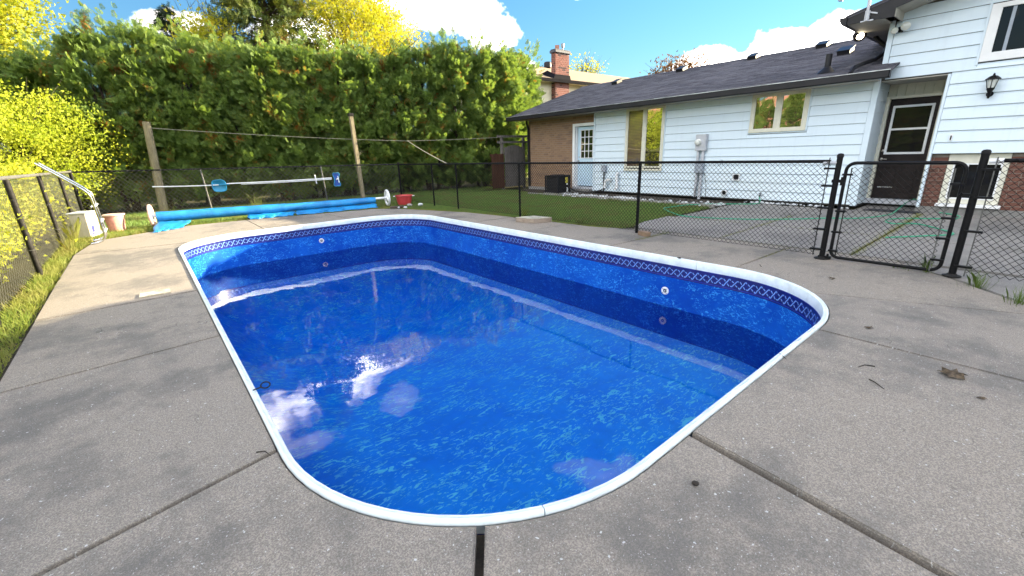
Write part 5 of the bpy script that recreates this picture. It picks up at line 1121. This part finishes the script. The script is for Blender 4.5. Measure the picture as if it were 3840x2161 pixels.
tuft((6.72, 5.95), 160, .16, .12, 'long grass tuft at the fence foot between the box and the paver', 'grass'); tuft((6.7, 7.6), 120, .30, .06, 'tall dry stalks beside the fence post behind the box', 'grass_dry'); tuft((.62, 13.15), 60, .16, .06, 'single green sprout in front of the left end of the blue roll'); tuft((.3, 13.9), 40, .6, .1, 'tall dry stalk by the thick wooden post', 'grass_dry')
tuft((-1.3, 12.6), 90, .55, .12, 'dry weeds in front of the left corner bin', 'grass_dry'); tuft((-1.25, 11.0), 70, .42, .08, 'pale dry stalks at the foot of the left fence post', 'grass_dry'); tuft((2.0, 13.35), 90, .10, .2, 'green weeds growing under the torn blue cover'); tuft((2.5, 14.6), 60, .6, .2, 'dry branching weeds behind the blue roll', 'grass_dry')
# ------------------------------------------------------------------ trees and shrubs
CEDAR_T = [((.0, 0), (.5, 0), .10)]
def rhombi(defs):
    """leaflets as (u0, v0, u1, v1, half width) in the plane of a spray"""
    T = []
    for u0, v0, u1, v1, w in defs:
        d = np.array([u1-u0, v1-v0]); n = np.array([-d[1], d[0]])/np.linalg.norm(d)*w; m = np.array([u0, v0])+d*.55; T.append([np.array([u0, v0]), m+n, np.array([u1, v1]), m-n])
    return np.array(T)
T_CEDAR = rhombi([(0, 0, .6, 0, .03), (.55, 0, 1, 0, .055)]+[(u, 0, u+.34*(1-u*.4), s*(.40-.26*u), .055) for u in (.05, .22, .38, .54, .70) for s in (-1, 1)])
T_NEEDLE = rhombi([(0, 0, 1, 0, .05)]+[(u, 0, u+.28, s*.26, .05) for u in (.1, .35, .6) for s in (-1, 1)])
T_LEAF = rhombi([(0, 0, 1, 0, .32)])
T_LEAF3 = rhombi([(0, 0, .62, .12, .17), (.25, 0, .6, -.5, .15), (.3, .02, 1, -.08, .16)])
def spray_mesh(name, P, A, size, T, mat, curl=.12, flat=None):
    n = len(P); A = norm(A); r = rng.normal(size=(n, 3)) if flat is None else flat+rng.normal(0, .35, (n, 3)); B = norm(np.cross(A, r)); N = np.cross(A, B); s = size[:, None, None, None]
    u = T[None, :, :, 0, None]; v = T[None, :, :, 1, None]
    V = P[:, None, None, :]+s*(u*A[:, None, None, :]+v*B[:, None, None, :]-curl*u*u*N[:, None, None, :])
    return V.reshape(-1, 4, 3)
def mesh_of(name, V, mat):
    o = quads(name, V, mat); me = o.data; bpy.data.objects.remove(o); return me
def limb_mesh(name, pts_list):
    b = MB()
    for pts, r in pts_list: b.tube(pts, r, 6)
    return b
def place_tree(name, loc, crown_me, trunk_me, label, cat='tree', group=None, scale=(1, 1, 1), rz=0.):
    t = thing(name, loc, label, cat, group); t.scale = scale; t.rotation_euler = (0, 0, rz)
    for nm, me in (('trunk', trunk_me), ('crown', crown_me)):
        if me is None: continue
        o = bpy.data.objects.new(nm, me); COL.objects.link(o); o.parent = t
    return t
def mb_mesh(b, name, mat):
    o = b.build(name, mat, smooth=True); me = o.data; bpy.data.objects.remove(o); return me

# cedars of the hedge: columns of flat fans grouped on branch ends
def cedar(seed, H=5.5, R=1.25, nb=235, per=42):
    global rng; rs = np.random.default_rng(seed); rng = rs
    t = rs.uniform(.03, 1, nb)**.92; z = .15+t*(H-.25); prof = R*np.minimum(1, (1.04-t)**.34*1.12)*np.minimum(1, .72+t*1.5); a = rs.uniform(0, 2*np.pi, nb)
    rad = prof*rs.uniform(.66, 1.14, nb); out = np.stack([np.cos(a), np.sin(a), np.zeros(nb)], 1); tip = out*rad[:, None]; tip[:, 2] = z
    P = np.repeat(tip, per, 0); O = np.repeat(out, per, 0); n = len(P)
    back = rs.uniform(0, .5, n)**1.2; P = P-O*back[:, None]*.75+rs.normal(0, .075, (n, 3))*np.array([1, 1, 1.25])*1.15; P[:, 2] -= back*.10
    A = O*rs.uniform(.5, 1.1, (n, 1))+rs.normal(0, .35, (n, 3)); A[:, 2] += rs.uniform(-.35, .75, n)
    tang = np.stack([-O[:, 1], O[:, 0], np.zeros(n)], 1)
    # leader shoots at the top
    k = 260; tipn = rs.normal(0, .42, (7, 2)); tipz = rs.uniform(.96, 1.13, 7); w_ = rs.integers(0, 7, k); zt = H*(.80+(tipz[w_]-.80)*rs.uniform(0, 1, k)); q = tipn[w_]+rs.normal(0, .10, (k, 2))*(1.5-(zt/H-.80)/(tipz[w_]-.80))[:, None]; P2 = np.stack([q[:, 0], q[:, 1], zt], 1); A2 = np.stack([q[:, 0]*.8, q[:, 1]*.8, np.ones(k)], 1)
    P = np.concatenate([P, P2]); A = np.concatenate([A, A2]); sz = np.concatenate([rs.uniform(.13, .25, n), rs.uniform(.12, .24, k)])
    P[:, 2] = np.maximum(P[:, 2], .06)
    fl = np.concatenate([tang*.9+np.array([0, 0, .5]), rs.normal(size=(k, 3))])
    return mesh_of('crown', spray_mesh('crown', P, A, sz, T_CEDAR, 'cedar', .22, fl), 'cedar')
cedars = [cedar(s) for s in (11, 12, 13, 14)]
def cedar_trunk(seed):
    r = random.Random(seed); b = MB()
    for k in range(3): x, y = r.uniform(-.16, .16), r.uniform(-.16, .16); b.tube([(x, y, -.1), (x*1.6, y*1.6, 1.6), (x*1.2, y*1.2, 3.4), (x*.4, y*.4, 5.2)], [.075, .06, .045, .015], 6)
    for k in range(22): a = r.uniform(0, 6.28); z = r.uniform(.3, 3.6); L = r.uniform(.45, .85); b.tube([(0, 0, z), (L*math.cos(a), L*math.sin(a), z+r.uniform(-.1, .3))], [.018, .006], 5)
    return mb_mesh(b, 'trunk', 'bark')
ctr = [cedar_trunk(s) for s in (1, 2)]
HEDGE_TOP = [(-2.5, 4.2), (-1.4, 4.3), (0, 5.2), (1, 5.35), (2.4, 5.1), (4.7, 5.1), (7.7, 5.35), (10.2, 5.6), (12.2, 6.15), (14.0, 6.25), (15.4, 5.9)]
CL = ['leftmost tall cedar of the hedge, rising above the yellow-green shrub', 'cedar of the hedge just left of the thick leaning wooden post', 'cedar of the hedge directly behind the thick wooden post', 'cedar of the hedge right of the thick wooden post, above the blue net',
      'cedar of the hedge behind the pole of the skimmer net', 'cedar of the hedge under the dark spruce, mid pole', 'cedar of the hedge left of the thin capped post', 'cedar of the hedge right behind the thin capped post', 'cedar of the hedge just right of the thin capped post',
      'cedar of the hedge above the red tub, under the yellow tree edge', 'cedar of the hedge where the pale strap meets the line', 'cedar of the hedge above the tied strap and gap', 'cedar of the hedge above the reddish board fence', 'rounded tall cedar of the hedge left of the brick corner', 'rightmost sunlit cedar of the hedge, touching the dark roof corner', 'small cedar behind the right end of the hedge']

for k in range(16):
    x = -2.6+k*1.13; y = 20.2-.245*(x+2.3)+random.uniform(-.15, .15)
    if k == 15: x, y = 14.6, 17.0
    h = np.interp(x*18.5/y, [p[0] for p in HEDGE_TOP], [p[1] for p in HEDGE_TOP]); h = 1.45+(h-1.45)*y/18.1
    place_tree('cedar_tree', (x, y, -.05), cedars[k % 4], ctr[k % 2], CL[k], 'tree', 'cedars of the tall hedge', (random.uniform(1.0, 1.12), random.uniform(1.0, 1.15), h/5.5*random.uniform(.97, 1.02)), random.uniform(0, 6.28))

# leafy crowns: clumps of single leaves on the ends of forking limbs
def leafy(seed, C, Rr, nc, per, size, mat, spread=.32, T=T_LEAF, shell=.55, up=.2, hang=0.):
    global rng; rs = np.random.default_rng(seed); rng = rs
    d = norm(rs.normal(size=(nc, 3))); rad = rs.uniform(shell, 1.0, nc)**.7*rs.uniform(.82, 1.12, nc); c = np.array(C)+d*rad[:, None]*np.array(Rr)
    P = np.repeat(c, per, 0)+rs.normal(0, 1, (nc*per, 3))*spread*np.array([1, 1, .75]); D = np.repeat(d, per, 0); n = len(P)
    A = D*.5+rs.normal(0, .7, (n, 3)); A[:, 2] += up-hang; P[:, 2] = np.maximum(P[:, 2], .05)
    return mesh_of('crown', spray_mesh('crown', P, A, size*rs.uniform(.6, 1.25, n), T, mat, .15), mat), c
def limbs(seed, base_h, tips, r0, mat='bark', fork=True):
    r = random.Random(seed); b = MB(); top = Vector((0, 0, base_h)); b.tube([(0, 0, -.15), (.05, 0, base_h*.5), top], [r0*1.3, r0, r0*.8], 9)
    for t in tips:
        t = Vector(t); m = top.lerp(t, .5)+Vector((r.uniform(-.2, .2), r.uniform(-.2, .2), r.uniform(.0, .4))); b.tube([top-Vector((0, 0, r.uniform(0, base_h*.4))), m, t], [r0*.5, r0*.3, r0*.06], 6)
        for k in range(3 if fork else 0): e = t+Vector((r.uniform(-.8, .8), r.uniform(-.8, .8), r.uniform(-.2, .8))); b.tube([m.lerp(t, r.uniform(.2, .8)), e], [r0*.14, r0*.03], 5)
    return mb_mesh(b, 'trunk', mat)
# big yellow-green shrub in the left corner
me, c = leafy(21, (0, 0, 1.75), (2.75, 2.2, 1.95), 600, 105, .072, 'bush', .24, T_LEAF3, .45, .3)
place_tree('leafy_shrub', (-3.25, 18.6, 0), me, limbs(21, .5, c[::18], .07), 'bright yellow-green shrub spilling over the left corner of the fences', 'shrub')
me, c = leafy(22, (0, 0, 2.6), (2.2, 1.9, 2.2), 400, 100, .072, 'bush', .26, T_LEAF3, .45, .3)
place_tree('leafy_shrub', (-4.9, 16.4, 0), me, limbs(22, .9, c[::15], .07), 'taller yellow shrub at the left picture edge above the fence rail', 'shrub')
me, c = leafy(23, (0, 0, .72), (.8, 1.7, .78), 200, 90, .075, 'hedgebush', .2, T_LEAF3, .3, .3); lm = limbs(23, .25, c[::8], .03)
for (x, y, s, lab) in ((-2.55, 14.2, 1.1, 'scrubby green shrub behind the left fence near its far corner'), (-2.5, 10.9, 1.0, 'scrubby yellow shrub behind the left fence beside the ladder'), (-2.45, 7.7, .95, 'low shrub behind the left fence at the picture edge')):
    place_tree('fence_shrub', (x, y, 0), me, lm, lab, 'shrub', 'shrubs along the left fence', (1, 1.1, s), math.pi*(y > 10))
# trees behind the hedge
me, c = leafy(31, (0, 0, 6.6), (2.9, 2.6, 3.0), 320, 100, .145, 'greenyellow', .38, T_LEAF3, .4)
place_tree('broadleaf_tree', (-4.3, 24.5, 0), me, limbs(31, 3.2, c[::14], .2), 'sunlit yellow-green tree at the top left, behind the shrub', 'tree')
me, c = leafy(32, (0, 0, 8.0), (3.7, 3.0, 3.4), 340, 100, .135, 'yellowtree', .45, T_LEAF3, .35)
place_tree('broadleaf_tree', (11.4, 27.5, 0), me, limbs(32, 4.5, c[::9], .24), 'golden yellow tree with loose crown beside the white cloud', 'tree')
me, c = leafy(33, (0, 0, 6.2), (1.2, 1.2, 1.9), 60, 70, .17, 'yellowtree', .4, T_LEAF3, .35)
place_tree('broadleaf_tree', (3.9, 26.2, 0), me, limbs(33, 3.5, c[::9], .15), 'small yellow tree between the dark conifer tip and the spruce', 'tree')
me, c = leafy(34, (0, 0, 8.2), (1.9, 1.8, 2.0), 90, 10, .20, 'yellowtree', .35, T_LEAF3, .2)
place_tree('broadleaf_tree', (34.6, 30.3, 0), me, limbs(34, 6, c[::2], .12), 'half-bare tree with a few yellow leaves right of the chimney', 'tree')
me, c = leafy(35, (0, 0, 5.0), (2.3, 2.0, 1.9), 170, 40, .17, 'brownleaf', .35, T_LEAF3, .35)
place_tree('broadleaf_tree', (26.3, 15.1, -.35), me, limbs(35, 3, c[::7], .15), 'brown-leaved tree peeking over the ridge of the dark roof', 'tree')
# conifers
def conifer(seed, H, R, nbr, per, size, mat, z0=.8, droop=.35):
    global rng; rs = np.random.default_rng(seed); rng = rs; Ps = []; As = []; b = MB(); b.tube([(0, 0, -.2), (0, 0, H*.5), (0, 0, H)], [H*.018, H*.012, .02], 8)
    for k in range(nbr):
        t = rs.uniform(0, 1)**1.15; z = z0+(H-z0)*t; L = R*(1-t)**.8*rs.uniform(.7, 1.15)+.15; a = rs.uniform(0, 2*np.pi); o = np.array([math.cos(a), math.sin(a), 0]); s = rs.uniform(.12, 1, per)**.8
        p = o[None]*(L*s)[:, None]; p[:, 2] = z+L*(.22*s-droop*1.5*s*s*(1-t*.6)); p = p+rs.normal(0, .06*L**.5+.05, (per, 3)); Ps.append(p); A = o[None]*.8+rs.normal(0, .5, (per, 3)); A[:, 2] -= droop*.9; As.append(A)
        e = o*L*.9; b.tube([(0, 0, z), (e[0]*.5, e[1]*.5, z+L*.06), (e[0], e[1], z+L*(.2-droop*1.3*(1-t*.6)))], [.035, .02, .006], 5)
    P = np.concatenate(Ps); A = np.concatenate(As); return mesh_of('crown', spray_mesh('crown', P, A, size*rs.uniform(.6, 1.3, len(P)), T_NEEDLE, mat, .2), mat), mb_mesh(b, 'trunk', 'bark')
me, tr = conifer(41, 13.5, 4.0, 330, 42, .40, 'spruce', 2.0, .34)
place_tree('spruce_tree', (6.4, 26.0, 0), me, tr, 'large drooping spruce with rusty sunlit branches, cut by the top edge', 'tree')
me, tr = conifer(42, 8.6, 2.1, 170, 36, .26, 'spruce_dark', 1.2, .2)
place_tree('spruce_tree', (2.75, 29.0, 0), me, tr, 'small dark pointed conifer above the hedge at the upper left', 'tree')
# bare twigs beside the spruce
b = MB(); r = random.Random(5); b.tube([(0, 0, -.1), (0, 0, 4)], [.12, .08], 8)
for k in range(60):
    a = r.uniform(0, 6.28); e = Vector((math.cos(a)*r.uniform(.3, 2.2), math.sin(a)*r.uniform(.3, 2.0), r.uniform(6, 9.4))); s = Vector((0, 0, r.uniform(2.5, 4))); m = s.lerp(e, .5)+Vector((0, 0, .4)); b.tube([s, m, e], [.035, .02, .008], 5)
    for q in range(5): st = m.lerp(e, r.uniform(.1, 1)); b.tube([st, st+Vector((r.uniform(-.5, .5), r.uniform(-.5, .5), r.uniform(.1, .8)))], [.012, .005], 4)
place_tree('bare_tree', (4.6, 28.6, 0), None, mb_mesh(b, 'trunk', 'bark'), 'leafless twiggy tree against the sky left of the spruce', 'tree')

# what the house windows mirror: the far side of the left-hand neighbour's garden
for k, (x, y, h) in enumerate(((-10, 3.4, 4.2), (-9.6, 5.3, 4.0), (-10.2, 11.7, 4.4), (-10.5, 7.2, 4.6), (-10.2, 9.6, 3.4), (-10.4, 13.4, 4.3), (-10.2, 14.9, 4.9), (-10.6, 17.5, 3.6), (-10.3, 21.5, 4.6), (-10.5, 24.5, 5.0))):
    place_tree('cedar_tree', (x, y, -.05), cedars[k % 4], ctr[k % 2], 'pointed cedar that shows only as a mirror image in the house windows', 'tree', 'cedars mirrored in the house windows', (.85, .85, h/5.5), k*1.3)
me, c = leafy(51, (0, 0, 1.2), (1.6, 1.6, 1.3), 140, 80, .12, 'bush', .25, T_LEAF3, .4, .3); lm = limbs(51, .4, c[::10], .05)
for k, (x, y, s_) in enumerate(((-9.2, 11.5, .9), (-8.8, 19.5, 1.3), (-9.4, 23, 1.5), (-8.6, 16, .9))):
    place_tree('leafy_shrub', (x, y, 0), me, lm, 'yellow shrub that shows only as a mirror image in the house windows', 'shrub', 'shrubs mirrored in the house windows', (s_, s_, s_), k*2.)
mh = thing('neighbour_house', (-24, 20, 0), 'brown-roofed house that shows only as a mirror image in the small casement window', 'house')
MB().box(-33, -25, 9, 34, 0, 3.0).build('wall', 'brick_tan', mh)
b = MB(); b.add([(-24.4, 8.4, 2.95), (-24.4, 34.6, 2.95), (-29, 34.6, 6.2), (-29, 8.4, 6.2), (-33.6, 34.6, 2.95), (-33.6, 8.4, 2.95)], [(0, 1, 2, 3), (3, 2, 4, 5), (0, 3, 5), (1, 4, 2)]); b.build('roof', 'terracotta', mh)
